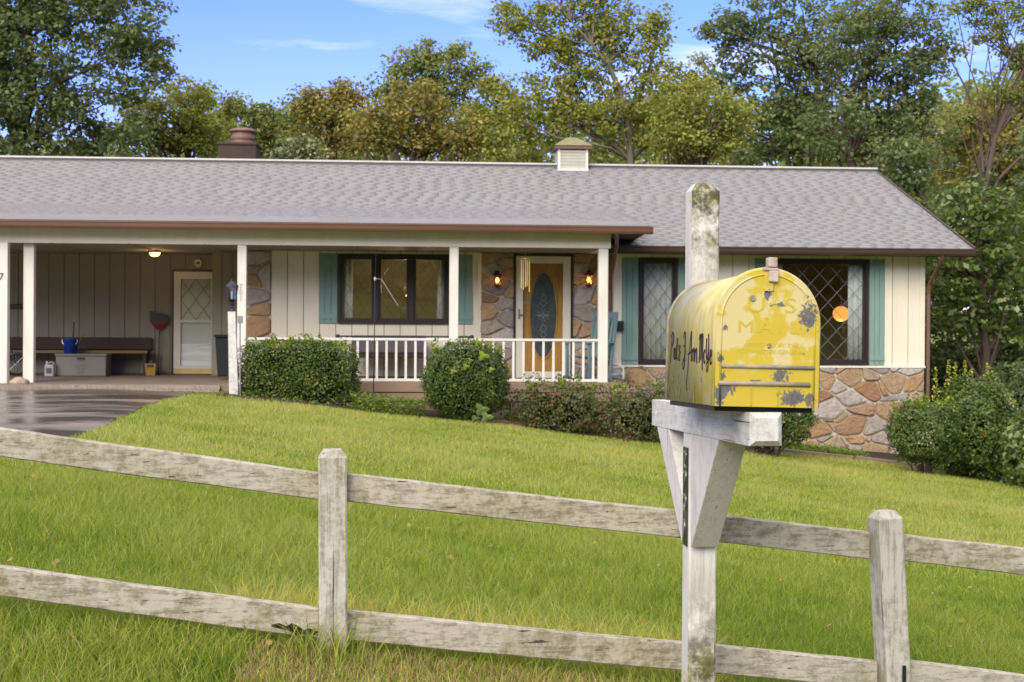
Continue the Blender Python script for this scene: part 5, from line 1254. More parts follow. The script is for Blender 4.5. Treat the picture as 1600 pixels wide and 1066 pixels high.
# brush lettering on the left side (reads from back to front)
def script():
    S = []     # strokes in units: x along the line, z height 0..1
    def s(*p): S.append(p)
    # P a t
    s((0.0, -.15), (0.18, .5), (0.25, .95), (0.30, 1.0), (0.50, .92), (0.52, .7), (0.30, .52), (0.2, .5)); s((.25, .95), (.12, .85))
    s((.82, .42), (.66, .40), (.60, .15), (.72, .02), (.84, .2), (.84, .42), (.84, .1), (.95, .05)); s((1.12, .8), (1.06, .2), (1.14, .02), (1.24, .1)); s((.98, .5), (1.24, .52))
    # &
    s((1.66, .5), (1.52, .52), (1.50, .35), (1.62, .28), (1.48, .2), (1.48, .02), (1.66, .02))
    # J.
    s((2.15, .8), (2.25, 1.0), (2.42, .95), (2.40, .3), (2.32, -.2), (2.14, -.28), (2.12, -.05), (2.5, .28)); s((2.2, .55), (2.34, .52)); s((2.62, .02), (2.64, .05)); s((2.62, .35), (2.64, .38))
    # A n n with a long tail on the A
    s((2.78, -1.05), (2.75, -.8), (2.95, -.1), (3.15, .6), (3.3, 1.0), (3.36, 1.0), (3.38, .4), (3.44, .02)); s((2.85, .25), (3.15, .3), (3.55, .42))
    s((3.62, .02), (3.62, .45), (3.62, .3), (3.74, .47), (3.82, .4), (3.84, .02)); s((3.98, .02), (3.98, .45), (3.98, .3), (4.12, .47), (4.2, .4), (4.24, .02), (4.32, .02))
    # M c
    s((4.55, .8), (4.62, .95), (4.68, .8), (4.60, .0)); s((4.68, .8), (4.82, .98), (4.88, .85), (4.84, .1)); s((4.88, .85), (5.04, .98), (5.08, .8), (5.06, -.1), (5.1, -.2))
    s((5.45, .4), (5.35, .45), (5.26, .25), (5.34, .02), (5.5, .08))
    # G (open, u-like) e e
    s((5.62, .85), (5.58, .5), (5.62, .2), (5.74, .18), (5.84, .5), (5.88, 1.0), (5.90, .3), (5.82, -.2), (5.66, -.22), (5.64, 0), (6.1, .2))
    s((6.12, .22), (6.28, .3), (6.28, .45), (6.16, .45), (6.12, .15), (6.2, .0), (6.36, .08)); s((6.42, .22), (6.58, .3), (6.58, .45), (6.46, .45), (6.42, .15), (6.5, .0), (6.66, .08))
    m = MB(); X = -(BW - 0.006) - 0.0012
    for st in S:
        pts = [Vector((X, BL - 0.03 - p[0] * 0.0775, 0.125 + p[1] * 0.082 - (p[0] * 0.0022))) for p in st]
        # smooth
        sm = []
        for i in range(len(pts) - 1):
            p0, p1, p2, p3 = pts[max(i - 1, 0)], pts[i], pts[i + 1], pts[min(i + 2, len(pts) - 1)]
            for k in range(5):
                t = k / 5; sm.append(0.5 * ((2 * p1) + (-p0 + p2) * t + (2 * p0 - 5 * p1 + 4 * p2 - p3) * t * t + (-p0 + 3 * p1 - 3 * p2 + p3) * t ** 3))
        sm.append(pts[-1])
        # flat brush ribbon, wider on down strokes
        L = []; Rr = []
        for i, p in enumerate(sm):
            d = (sm[min(i + 1, len(sm) - 1)] - sm[max(i - 1, 0)]); d = d.normalized() if d.length > 1e-6 else Vector((0, 1, 0))
            n_ = Vector((0, -d.z, d.y)); w = 0.0050 + 0.0022 * abs(d.z)
            L.append(p + n_ * w / 2 + Vector((0, (w - 0.004) * 0.5, 0))); Rr.append(p - n_ * w / 2 - Vector((0, (w - 0.004) * 0.5, 0)))
        k = len(sm); off = Vector((0.0008, 0, 0))
        m.add(L + Rr + [p + off for p in L] + [p + off for p in Rr], [(i, i + 1, k + i + 1, k + i) for i in range(k - 1)] + [(2 * k + i, 2 * k + i + 1, i + 1, i) for i in range(k - 1)] + [(k + i, k + i + 1, 3 * k + i + 1, 3 * k + i) for i in range(k - 1)])
    m.build('brush_lettering', MT['ink'], mb)
    # worn traces of older lettering lower down
    rd = random.Random(5); m = MB(); MT['trace'] = flat('worn_lettering_trace', (0.22, 0.20, 0.10), 0.6)
    for (yy, zz, a, L) in [(0.52, .085, .25, .03), (0.44, .075, .1, .035), (0.36, .085, .0, .045), (0.545, .048, -.3, .022), (0.46, .04, .2, .025), (0.405, .042, -.25, .03), (0.30, .043, .3, .035), (0.24, .05, 0, .05), (0.16, .075, .2, .012)]:
        MB().bar((X, yy, zz), (X, yy - math.sin(a) * L * 2, zz - math.cos(a) * L), 0.001, 0.009, (0, 1, 0)).build('worn_letter_stroke', MT['trace'], mb)
script()

# ------------------------------------------------------------------ leaves
def leaf_arrays(c, nrm, size, rg, aspect=0.62):
    """kite-shaped leaves: centres (N,3), rough normals (N,3), size (N,)"""
    n = len(c); r = rg.normal(size=(n, 3)); t = np.cross(nrm, r); t /= np.linalg.norm(t, axis=1, keepdims=True) + 1e-9
    b = np.cross(nrm, t); b /= np.linalg.norm(b, axis=1, keepdims=True) + 1e-9
    s = size[:, None]
    v0 = c - t * s * 0.5; v1 = c + b * s * aspect * 0.5 - t * s * 0.05 + nrm * s * 0.06; v2 = c + t * s * 0.5 - nrm * s * 0.05; v3 = c - b * s * aspect * 0.5 - t * s * 0.05 + nrm * s * 0.06
    V = np.stack([v0, v1, v2, v3], 1).reshape(-1, 3); Fc = np.arange(4 * n).reshape(n, 4)
    return V, Fc
def unit(n, rg):
    v = rg.normal(size=(n, 3)); return v / np.linalg.norm(v, axis=1, keepdims=True)
def branch_tubes(m, p, q, r0, r1, rd, sag=0.1, n=5, sides=5):
    p, q = Vector(p), Vector(q); L = (q - p).length; pts = []
    o1 = Vector((rd.uniform(-1, 1), rd.uniform(-1, 1), rd.uniform(-.3, .6))) * L * sag
    for i in range(n + 1):
        t = i / n; pts.append(p.lerp(q, t) + o1 * math.sin(math.pi * t) + Vector((rd.uniform(-1, 1), rd.uniform(-1, 1), 0)) * L * 0.02 * (0 < i < n))
    m.tube(pts, [r0 + (r1 - r0) * (i / n) for i in range(n + 1)], sides, False)
    return pts
def tree(name, label, cat, group, d, trunk_px, blobs, leafk, leaf=0.13, dens=1.0, clump=0.45, seed=1, trunk_r=0.18, limbs=None, bark='bark', topz=None, fill=0.35, shade=0.0):
    rd = random.Random(seed); rg = np.random.default_rng(seed + 100)
    bx = P(trunk_px, 400, d).x; bz = float(g(bx, d)); base = Vector((bx, d, bz))
    root = tag(empty(name, base), label, cat, group)
    ppm = F / d; cs = []; tones = []
    for (px, py, rx, ry) in blobs:
        c = P(px, py, d); RX, RZ = rx / ppm, ry / ppm; RY = (RX + RZ) * 0.5
        vol_n = int(dens * (RX * RZ * 3.1) / (clump * clump) * 2.6) + 4
        u = unit(vol_n, rg); rr = rg.random(vol_n) ** fill
        p = np.array(c) + u * rr[:, None] * np.array([RX, RY, RZ])
        cs.append(p)
    cs = np.concatenate(cs); cs = cs[cs[:, 2] > bz + 0.3]
    nc = len(cs); per = int(max(16, 46 * (clump / 0.45) ** 2 * (0.13 / leaf) ** 2 * 1.15)); leaf *= 1.0
    rc = clump * rg.uniform(0.6, 1.25, nc)
    k = np.repeat(np.arange(nc), per); u = unit(nc * per, rg); rr = rg.random(nc * per) ** 0.45
    off = u * rr[:, None] * rc[k][:, None] * np.array([1.1, 1.1, 0.62])
    c = cs[k] + off - np.array(base)
    nr = u * 0.55 + unit(nc * per, rg) * 0.7 + np.array([0, 0, 0.55]); nr /= np.linalg.norm(nr, axis=1, keepdims=True)
    V, Fc = leaf_arrays(c, nr, leaf * rg.uniform(0.65, 1.3, nc * per), rg)
    tone = np.clip(0.42 + rg.normal(size=nc)[k] * 0.13 + rg.normal(size=nc * per) * 0.15 + shade, 0, 1)
    npmesh('crown', V, Fc, LEAF[leafk], tone, root)
    # trunk and limbs
    m = MB(); top = cs[:, 2].max() if topz is None else topz
    if limbs:
        for path in limbs:      # picture polylines with radii
            pts = [P(x, y, d + dd) - base for x, y, dd, r in path]; m.tube(pts, [r for *_, r in path], 8, False)
        tp = [P(x, y, d + dd) - base for x, y, dd, r in limbs[0]]
    else:
        h = (top - bz) * 0.82; tp = [Vector((rd.uniform(-1, 1) * 0.04 * h * t, rd.uniform(-1, 1) * .03 * h * t, h * t)) for t in (0, .15, .3, .45, .6, .75, .9, 1.0)]
        m.tube(tp, [trunk_r * (1.25 - 1.05 * t) if i else trunk_r * 1.5 for i, t in enumerate((0, .15, .3, .45, .6, .75, .9, 1.0))], 8, False)
    sel = rg.choice(nc, size=min(nc, 42), replace=False)
    for i in sel:
        q = Vector(cs[i]) - base
        cand = [p for p in tp if p.z < q.z - 0.3] or [tp[0]]
        p = cand[-1] if rd.random() < .5 else rd.choice(cand[len(cand) // 2:])
        L = (q - p).length; branch_tubes(m, p, q, min(trunk_r * 0.42, 0.012 * L + 0.02), 0.012, rd, 0.08, 5, 5)
    m.build('trunk', MT[bark], root, True)
    return root
GT = 'woodland trees behind the house'
tree('oak_tree', 'tall dark green oak filling the sky at the left of the roof', 'tree', GT, 38, 38, [(60, 60, 150, 110), (195, 25, 80, 60), (225, 100, 52, 55), (60, 190, 120, 80), (-90, 100, 130, 160), (165, 190, 62, 60), (0, 0, 130, 80), (110, -60, 140, 60)], 'dark', 0.15, 1.0, 0.5, 1, 0.32)
tree('maple_tree', 'yellow green maple between the big left oak and the chimney', 'tree', GT, 44, 280, [(250, 185, 60, 60), (305, 170, 38, 42), (335, 215, 38, 38), (220, 220, 60, 40)], 'yelg', 0.14, 1.0, 0.5, 2)
tree('maple_tree', 'green maple with ragged top directly behind the chimney', 'tree', GT, 50, 385, [(385, 205, 50, 50), (350, 185, 24, 30), (415, 195, 26, 38), (375, 165, 20, 20)], 'mid', 0.16, 0.9, 0.5, 3)
tree('flowering_shrub', 'pale whitish shrub above the roof just right of the chimney', 'shrub', None, 36, 462, [(465, 232, 32, 22), (440, 245, 22, 14), (490, 245, 22, 14)], 'pale', 0.12, 1.0, 0.35, 4, 0.06)
tree('maple_tree', 'olive yellow tree right of the pale shrub above the roof', 'tree', GT, 42, 515, [(515, 200, 60, 58), (482, 160, 28, 26), (530, 145, 38, 32), (545, 185, 40, 50)], 'olive', 0.13, 1.0, 0.45, 5)
tree('poplar_tree', 'green tulip poplar with upright spires in the middle of the skyline', 'tree', GT, 56, 665, [(640, 120, 36, 50), (680, 120, 40, 55), (716, 95, 16, 36), (612, 140, 32, 40), (742, 130, 24, 48), (665, 85, 12, 22), (700, 170, 60, 50)], 'mid', 0.17, 1.0, 0.5, 6)
tree('maple_tree', 'golden olive maple in front of the tulip poplar', 'tree', GT, 40, 650, [(630, 195, 60, 52), (685, 205, 62, 45), (585, 205, 42, 45), (650, 150, 44, 26), (720, 230, 40, 25)], 'olive', 0.13, 1.05, 0.45, 7)
tree('sycamore_tree', 'tall airy yellow green tree with a forked pale trunk behind the cupola', 'tree', GT, 40, 985,
     [(850, 45, 58, 50), (795, 35, 28, 34), (905, 85, 60, 55), (955, 30, 50, 45), (1005, 90, 42, 50), (850, 165, 75, 52), (930, 185, 90, 55), (1015, 190, 60, 55), (800, 225, 60, 35), (900, -20, 70, 40), (1030, 40, 24, 24)], 'yelg', 0.13, 0.95, 0.42, 8, 0.13,
     limbs=[[(986, 330, 0, 0.124), (985, 250, 0, 0.105), (983, 200, 0, 0.093), (968, 140, -.3, 0.074), (950, 100, -.4, 0.062), (925, 70, -.5, 0.043), (890, 30, -.5, 0.025)], [(984, 200, 0, 0.068), (1003, 140, .3, 0.050), (1020, 90, .5, 0.037), (1030, 40, .6, 0.019)], [(950, 100, -.4, 0.043), (945, 40, 0, 0.031), (940, -20, 0, 0.019)],
            [(978, 248, 0, 0.043), (955, 232, -.8, 0.037), (925, 225, -1.0, 0.031), (870, 215, -1.0, 0.028), (820, 190, -1.2, 0.019)], [(925, 70, -.5, 0.031), (870, 60, -.2, 0.025), (830, 50, .2, 0.015)]], bark='barkp')
tree('maple_tree', 'bright yellow green maple right of the forked trunk', 'tree', GT, 38, 1078, [(1090, 165, 52, 45), (1140, 185, 40, 30), (1060, 215, 50, 40), (1110, 225, 60, 35)], 'yelg', 0.12, 1.0, 0.42, 9)
tree('oak_tree', 'dark spreading oak behind the mailbox post with a crown arching left', 'tree', GT, 50, 1258, [(1125, 50, 38, 36), (1190, 28, 80, 48), (1150, 110, 46, 40), (1250, 120, 75, 85), (1300, 50, 70, 70), (1185, 205, 62, 55), (1250, 210, 70, 60)], 'dark', 0.17, 0.85, 0.5, 10, 0.3)
tree('oak_tree', 'dense dark oak above the right end of the ridge', 'tree', GT, 46, 1340, [(1350, 60, 75, 65), (1415, 30, 70, 50), (1395, 140, 68, 70), (1330, 200, 76, 65), (1440, 120, 34, 50), (1475, 75, 44, 28), (1430, 220, 60, 60)], 'dark', 0.16, 0.9, 0.5, 11, 0.28, shade=0.03)
tree('pine_tree', 'leaning bare pine with reddish trunks at the right edge of the sky', 'tree', GT, 36, 1535, [(1570, 25, 60, 26), (1520, 12, 44, 18), (1612, 105, 40, 34), (1545, 60, 26, 12), (1590, 75, 40, 14), (1500, 180, 30, 14), (1560, 150, 30, 14)], 'mid', 0.10, 0.9, 0.32, 12, 0.05,
     limbs=[[(1520, 520, 0, 0.084), (1530, 400, 0, 0.078), (1538, 300, 0, 0.072), (1555, 215, 0, 0.066), (1600, 110, 0, 0.054), (1640, 20, 0, 0.030)], [(1536, 270, 0, 0.042), (1530, 190, .2, 0.036), (1505, 130, .3, 0.027), (1470, 65, .4, 0.012)], [(1536, 340, 0, 0.042), (1560, 280, -.2, 0.036), (1610, 230, -.3, 0.030)],
            [(1540, 260, 0, 0.024), (1552, 190, .3, 0.021), (1590, 120, .4, 0.012)], [(1530, 190, .2, 0.018), (1540, 150, .4, 0.015), (1575, 95, .4, 0.009)]], bark='barkr')
tree('beech_tree', 'yellow green tree standing lower behind the leaning pine', 'tree', GT, 60, 1560, [(1500, 225, 100, 65), (1600, 215, 70, 85), (1540, 200, 60, 45), (1640, 130, 60, 80)], 'olive', 0.19, 1.0, 0.6, 13)
tree('vine_covered_tree', 'small tree wrapped in broad pale vine leaves right of the roof corner', 'tree', None, 29, 1540, [(1520, 310, 42, 42), (1500, 395, 42, 60), (1555, 380, 50, 85), (1585, 480, 45, 80), (1500, 470, 45, 50)], 'magno', 0.15, 0.9, 0.33, 14, 0.1)
tree('holly_tree', 'dark evergreen thicket tree at the right corner of the house', 'tree', GT, 33, 1440, [(1425, 330, 60, 65), (1470, 440, 70, 90), (1530, 530, 90, 90), (1600, 580, 80, 100), (1450, 560, 60, 80), (1400, 260, 50, 50)], 'dark', 0.12, 1.1, 0.42, 15, 0.14)
tree('holly_tree', 'dark evergreen at the far right edge of the photo behind the hydrangea', 'tree', GT, 31, 1680, [(1660, 420, 80, 150), (1680, 600, 90, 120), (1640, 250, 60, 100)], 'dark', 0.13, 0.9, 0.45, 16, 0.14)
for i, (px, d, hh_, lk) in enumerate([(-170, 42, 90, 'mid'), (1800, 40, 60, 'dark')]):
    tree('oak_tree', ['tree beyond the left edge of the photo', 'tree beyond the right edge of the photo'][i], 'tree', GT, d, px, [(px, hh_, 130, 130), (px, hh_ + 160, 140, 120)], lk, 0.2, 0.7, 0.6, 40 + i, 0.25)
tree('maple_tree', 'light green maple filling the skyline between the golden maple and the airy tree', 'tree', GT, 54, 775, [(775, 185, 48, 55), (745, 205, 40, 45), (790, 150, 24, 30), (760, 130, 16, 22)], 'yelg', 0.16, 1.0, 0.5, 51)
tree('maple_tree', 'dull green maple low between the pale shrub and the chimney tree', 'tree', GT, 56, 440, [(445, 200, 36, 42), (420, 215, 40, 34), (470, 190, 22, 26)], 'mid', 0.17, 1.0, 0.5, 52)
tree('maple_tree', 'yellowish tree in the gap left of the arching dark oak', 'tree', GT, 55, 1062, [(1060, 130, 30, 42), (1045, 170, 40, 45), (1090, 120, 26, 34)], 'yelg', 0.16, 1.0, 0.5, 53)
tree('maple_tree', 'olive green tree filling the gap right of the big left oak', 'tree', GT, 55, 320, [(320, 190, 40, 44), (290, 150, 30, 34), (345, 205, 34, 34)], 'yelg', 0.17, 1.0, 0.5, 54)
# far wood: one mass, nobody could count it
def far_wood():
    rg = np.random.default_rng(77); cs = []
    for i in range(150):
        px = -500 + i * 17.5 + rg.uniform(-14, 14); d = rg.uniform(62, 92); top = (205 if px < 540 else 180) + 24 * math.sin(px * 0.011) + rg.uniform(-26, 30)
        if px > 1080: top -= 35
        n = 95; ppm = F / d
        zc = rg.uniform(0, 1, n) ** 0.8; pxs = px + rg.normal(size=n) * 22; pys = top + zc * 330
        for x, y in zip(pxs, pys): cs.append(P(x, y, d + rg.normal() * 1.5))
    cs = np.array(cs); nc = len(cs); per = 13; k = np.repeat(np.arange(nc), per); u = unit(nc * per, rg)
    c = cs[k] + u * rg.random(nc * per)[:, None] ** .5 * 1.0 * np.array([1, 1, .7]); nr = u * .5 + unit(nc * per, rg) * .6 + np.array([0, 0, .5]); nr /= np.linalg.norm(nr, axis=1, keepdims=True)
    V, Fc = leaf_arrays(c, nr, 0.42 * rg.uniform(.7, 1.3, nc * per), rg)
    tone = np.clip(.45 + rg.normal(size=nc)[k] * .16 + rg.normal(size=nc * per) * .12, 0, 1)
    tag(npmesh('far_woodland', V, Fc, LEAF['mid'], tone), kind='stuff')
    m = MB()
    for i in range(60):
        x = -45 + i * 1.6 + rg.uniform(-.5, .5); y = rg.uniform(52, 66); zz = float(g(x, y)); m.tube([(x, y, zz - .2), (x + rg.uniform(-.4, .4), y, zz + 8)], [0.16, 0.1], 6, False)
    tag(m.build('far_woodland_trunks', MT['bark']), kind='stuff')
far_wood()
# unseen woods behind the viewer, added to darken the window reflections
def behind():
    rg = np.random.default_rng(78); n = 34000; a = rg.uniform(-70, 70, n); c = np.stack([a, -56 - rg.random(n) * 8, 2.6 + rg.random(n) ** 1.5 * 22 * (0.75 + 0.25 * np.sin(a * .35))], 1)
    nr = unit(n, rg); V, Fc = leaf_arrays(c, nr, 1.5 * rg.uniform(.6, 1.2, n), rg, 0.9)
    tag(npmesh('added_reflection_woods', V, Fc, LEAF['mid'], rg.random(n)), kind='stuff')
behind()

# ------------------------------------------------------------------ bushes
def bush(name, label, cat, px0, px1, py0, py1, d, leafk, leaf, n, seed, boxy=2.0, group=None, core=True, ydep=None, ragged=0.12, wisps=0, wispk=None, tone_mid=0.42):
    rg = np.random.default_rng(seed); c = P((px0 + px1) / 2, (py0 + py1) / 2, d); ppm = F / d
    RX, RZ = (px1 - px0) / 2 / ppm, (py1 - py0) / 2 / ppm; RY = ydep or min(RX, RZ * 1.2)
    bz = float(g(c.x, d)); base = Vector((c.x, d, bz)); root = tag(empty(name, base), label, cat, group)
    u = unit(n, rg); k = (np.abs(u) ** boxy).sum(1) ** (1 / boxy); u2 = u / k[:, None]
    # bumpy outline
    ph = rg.uniform(0, 6, 9)
    bumpf = 1 + ragged * (np.sin(u2[:, 0] * 5 + ph[0]) * np.sin(u2[:, 1] * 4 + ph[1]) + 0.6 * np.sin(u2[:, 0] * 11 + ph[2]) * np.sin(u2[:, 2] * 9 + ph[3]) + 0.5 * np.sin(u2[:, 1] * 13 + ph[4] + u2[:, 0] * 7))
    rr = 1 - np.abs(rg.normal(size=n)) * 0.10; rr = np.where(rg.random(n) < .12, rg.uniform(0.5, 1.08, n), rr)
    p = u2 * (bumpf * rr)[:, None] * np.array([RX, RY, RZ]); cc_ = np.array([0, 0, c.z - bz])
    p = p + cc_; ok = p[:, 2] > 0.0; p = p[ok]; uu = u[ok]; m_ = len(p)
    nr = uu * .8 + unit(m_, rg) * .75 + np.array([0, 0, .25]); nr /= np.linalg.norm(nr, axis=1, keepdims=True)
    V, Fc = leaf_arrays(p, nr, leaf * rg.uniform(.6, 1.3, m_), rg)
    cl = np.sin(p[:, 0] * 9 + ph[5]) * np.sin(p[:, 2] * 10 + ph[6]) * np.sin(p[:, 1] * 8 + ph[7])
    dead = (np.sin(p[:, 0] * 6 + ph[1]) * np.sin(p[:, 2] * 7 + ph[2]) > .72) & (rg.random(m_) < .5)
    tone = np.where(dead, rg.uniform(.9, 1, m_), np.clip(tone_mid + cl * .2 + rg.normal(size=m_) * .17, 0, 1))
    npmesh('foliage', V, Fc, LEAF[leafk], tone, root)
    m = MB(); rd = random.Random(seed)
    for i in range(16):
        q = Vector(p[rg.integers(m_)]) * 0.9; m.tube([(rd.uniform(-.1, .1) * RX * 3, rd.uniform(-.05, .05), -.05), Vector((q.x * .5, q.y * .5, q.z * .45)), q], [0.018, 0.012, 0.004], 5, False)
    m.build('stems', MT['bark'], root)
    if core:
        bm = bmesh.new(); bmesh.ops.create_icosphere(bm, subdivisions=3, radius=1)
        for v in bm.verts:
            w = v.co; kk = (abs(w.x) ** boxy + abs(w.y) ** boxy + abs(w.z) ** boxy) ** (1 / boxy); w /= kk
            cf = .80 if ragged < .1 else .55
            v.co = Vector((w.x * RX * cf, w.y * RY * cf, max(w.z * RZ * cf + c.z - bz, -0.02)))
        me = bpy.data.meshes.new('dark_core'); bm.to_mesh(me); bm.free(); me.materials.append(LEAFCORE); o = bpy.data.objects.new('dark_core', me); C.objects.link(o); o.parent = root
    if wisps:
        vs = []; ns = []; 
        for i in range(wisps):
            a = rg.uniform(-.85, .85); x = a * RX; y = rg.uniform(-.5, .3) * RY; z0 = (c.z - bz) + RZ * (0.86 - .25 * a * a); hgt = rg.uniform(.06, .22)
            for j in range(14): t = j / 13; vs.append((x + rg.normal() * .02 + t * rg.uniform(-.03, .03), y + rg.normal() * .02, z0 + hgt * t)); ns.append((rg.normal(), rg.normal(), .8))
        vs = np.array(vs); ns = np.array(ns); ns /= np.linalg.norm(ns, axis=1, keepdims=True)
        V, Fc = leaf_arrays(vs, ns, 0.055 * rg.uniform(.7, 1.3, len(vs)), rg); npmesh('new_shoots', V, Fc, LEAF[wispk or 'bright'], rg.random(len(vs)), root)['kind'] = 'stuff'
    return root
LEAFCORE = flat('dark_core_filler', (0.016, 0.02, 0.007), 1.0, 0.05, 0, 0.3, 60)  # solid core for bushes, their inner shade put into its dark colour
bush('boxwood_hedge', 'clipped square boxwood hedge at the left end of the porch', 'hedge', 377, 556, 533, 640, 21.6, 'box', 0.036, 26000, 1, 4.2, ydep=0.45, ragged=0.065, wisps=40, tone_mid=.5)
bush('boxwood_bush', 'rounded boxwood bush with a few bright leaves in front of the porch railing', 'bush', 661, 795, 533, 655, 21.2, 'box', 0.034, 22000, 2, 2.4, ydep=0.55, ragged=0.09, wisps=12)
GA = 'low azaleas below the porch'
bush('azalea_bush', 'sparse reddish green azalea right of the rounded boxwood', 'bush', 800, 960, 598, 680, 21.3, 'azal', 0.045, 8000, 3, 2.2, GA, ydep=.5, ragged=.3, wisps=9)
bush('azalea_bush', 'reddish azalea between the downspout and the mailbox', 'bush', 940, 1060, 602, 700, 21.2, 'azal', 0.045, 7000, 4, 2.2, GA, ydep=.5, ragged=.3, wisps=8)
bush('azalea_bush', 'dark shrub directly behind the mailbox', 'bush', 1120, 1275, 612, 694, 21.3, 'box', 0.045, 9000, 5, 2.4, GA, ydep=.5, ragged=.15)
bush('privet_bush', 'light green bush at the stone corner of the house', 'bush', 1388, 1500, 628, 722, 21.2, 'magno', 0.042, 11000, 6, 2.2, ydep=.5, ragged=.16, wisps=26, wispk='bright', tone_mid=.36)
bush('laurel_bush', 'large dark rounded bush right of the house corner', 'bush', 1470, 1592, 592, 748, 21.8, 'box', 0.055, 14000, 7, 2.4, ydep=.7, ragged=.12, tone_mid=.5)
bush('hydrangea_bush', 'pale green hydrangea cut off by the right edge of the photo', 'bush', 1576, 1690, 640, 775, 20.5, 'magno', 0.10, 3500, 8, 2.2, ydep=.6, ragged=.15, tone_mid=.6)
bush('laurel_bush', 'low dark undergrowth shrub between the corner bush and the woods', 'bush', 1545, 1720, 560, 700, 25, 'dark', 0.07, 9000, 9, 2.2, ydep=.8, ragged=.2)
# goldenrod
def goldenrod():
    rg = np.random.default_rng(5); d = 23.6
    for i, (px, pt2) in enumerate([(1462, 575), (1482, 562), (1492, 566), (1507, 562), (1518, 572), (1542, 566)]):
        b = P(px, 640, d + rg.uniform(-.2, .2)); tpz = P(px, pt2, d).z; bz = float(g(b.x, b.y)); h = tpz - bz
        t = tag(empty('goldenrod', (b.x, b.y, bz)), ['yellow flower spike nearest the house corner', 'second yellow flower spike from the house corner', 'yellow flower spike in the middle of the clump', 'tall yellow flower spike right of the clump middle', 'short yellow flower spike at the right of the clump', 'lone yellow flower spike above the dark rounded bush'][i], 'flower', 'yellow flower spikes behind the corner bushes')
        MB().tube([(0, 0, 0), (0.02, 0, h * .6), (0, 0, h)], [.008, .006, .003], 5, False).build('stem', MT['bark'], t)
        n = 150; tt = rg.random(n); p = np.stack([rg.normal(size=n) * .05 * (1.15 - tt), rg.normal(size=n) * .05 * (1.15 - tt), h * (0.60 + .40 * tt)], 1)
        V, Fc = leaf_arrays(p, unit(n, rg), .038 * rg.uniform(.6, 1.3, n), rg); npmesh('flower_plume', V, Fc, LEAF['flower'], rg.random(n), t)
        n = 120; tt = rg.random(n); p = np.stack([rg.normal(size=n) * .06, rg.normal(size=n) * .06, h * .62 * tt], 1)
        V, Fc = leaf_arrays(p, unit(n, rg), .07 * rg.uniform(.6, 1.3, n), rg); npmesh('leaves', V, Fc, LEAF['mid'], rg.random(n), t)
goldenrod()
# weeds and ground cover along the bed, big bright leaves on the boxwood
def ground_cover():
    rg = np.random.default_rng(9); ps = []; sz = []; tn = []
    for (xa, xb, den, hgt, s) in [(555, 665, 1700, .26, .045), (790, 850, 500, .2, .05), (1245, 1400, 1700, .16, .05), (1480, 1590, 700, .14, .05), (380, 560, 350, .1, .04), (700, 1050, 900, .10, .045)]:
        for _ in range(den):
            px = rg.uniform(xa, xb); x = (px - 800) / F * 21.3; y = float(bed_y(x)) + rg.random() ** 1.5 * 1.0; z = float(g(x, y)) + rg.random() * hgt
            ps.append((x, y, z)); sz.append(s * rg.uniform(.6, 1.4)); tn.append(rg.random())
    ps = np.array(ps); n = len(ps); nr = unit(n, rg) * .6 + np.array([0, 0, .8]); nr /= np.linalg.norm(nr, axis=1, keepdims=True)
    V, Fc = leaf_arrays(ps, nr, np.array(sz), rg); tag(npmesh('ground_cover', V, Fc, LEAF['bright'], np.array(tn) * .6), kind='stuff')
ground_cover()
def big_leaf(m, c, s, rd):
    n = 12; c = Vector(c); u = Vector((rd.uniform(.7, 1), rd.uniform(-.4, .4), rd.uniform(-.2, .2))).normalized(); w = Vector((rd.uniform(-.2, .2), -.35, 1)).normalized()
    pts = [c + u * math.cos(2 * math.pi * k / n) * s * (1 + .42 * math.cos(6 * math.pi * k / n)) * .42 + w * math.sin(2 * math.pi * k / n) * s * (1 + .42 * math.cos(6 * math.pi * k / n)) * .38 for k in range(n)]
    m.add(pts + [c + Vector((0, -.02, 0))], [(k, (k + 1) % n, n) for k in range(n)])
rd = random.Random(3)
vn = tag(empty('grape_vine', P(730, 640, 20.7)), 'bright yellow green vine with lobed leaves growing through the rounded boxwood', 'vine')
vo = P(730, 640, 20.7)
for px, py, s in [(755, 556, .17), (728, 573, .12), (708, 581, .10), (768, 578, .10), (747, 535, .12), (710, 603, .06), (766, 540, .10), (735, 563, .08)]:
    m = MB(); big_leaf(m, P(px, py, 20.62) - vo, s, rd); o = m.build('leaf', LEAF['bright'], vn); a_ = o.data.attributes.new('tone', 'FLOAT', 'FACE'); a_.data.foreach_set('value', [rd.uniform(.5, 1)] * len(o.data.polygons))
m = MB(); m.tube([Vector((0, 0, 0)), P(722, 600, 20.66) - vo, P(745, 560, 20.66) - vo, P(760, 540, 20.66) - vo], .006, 5); m.build('vine_stem', MT['bark'], vn)
ht = tag(empty('hosta', P(750, 650, 20.6)), 'broad leaved hosta at the foot of the rounded boxwood', 'plant'); vo = P(750, 650, 20.6)
for px, py, s in [(752, 640, .22), (760, 652, .20), (742, 655, .16)]:
    m = MB(); big_leaf(m, P(px, py, 20.5) - vo, s, rd); o = m.build('leaf', LEAF['magno'], ht); a_ = o.data.attributes.new('tone', 'FLOAT', 'FACE'); a_.data.foreach_set('value', [rd.uniform(.5, .8)] * len(o.data.polygons))

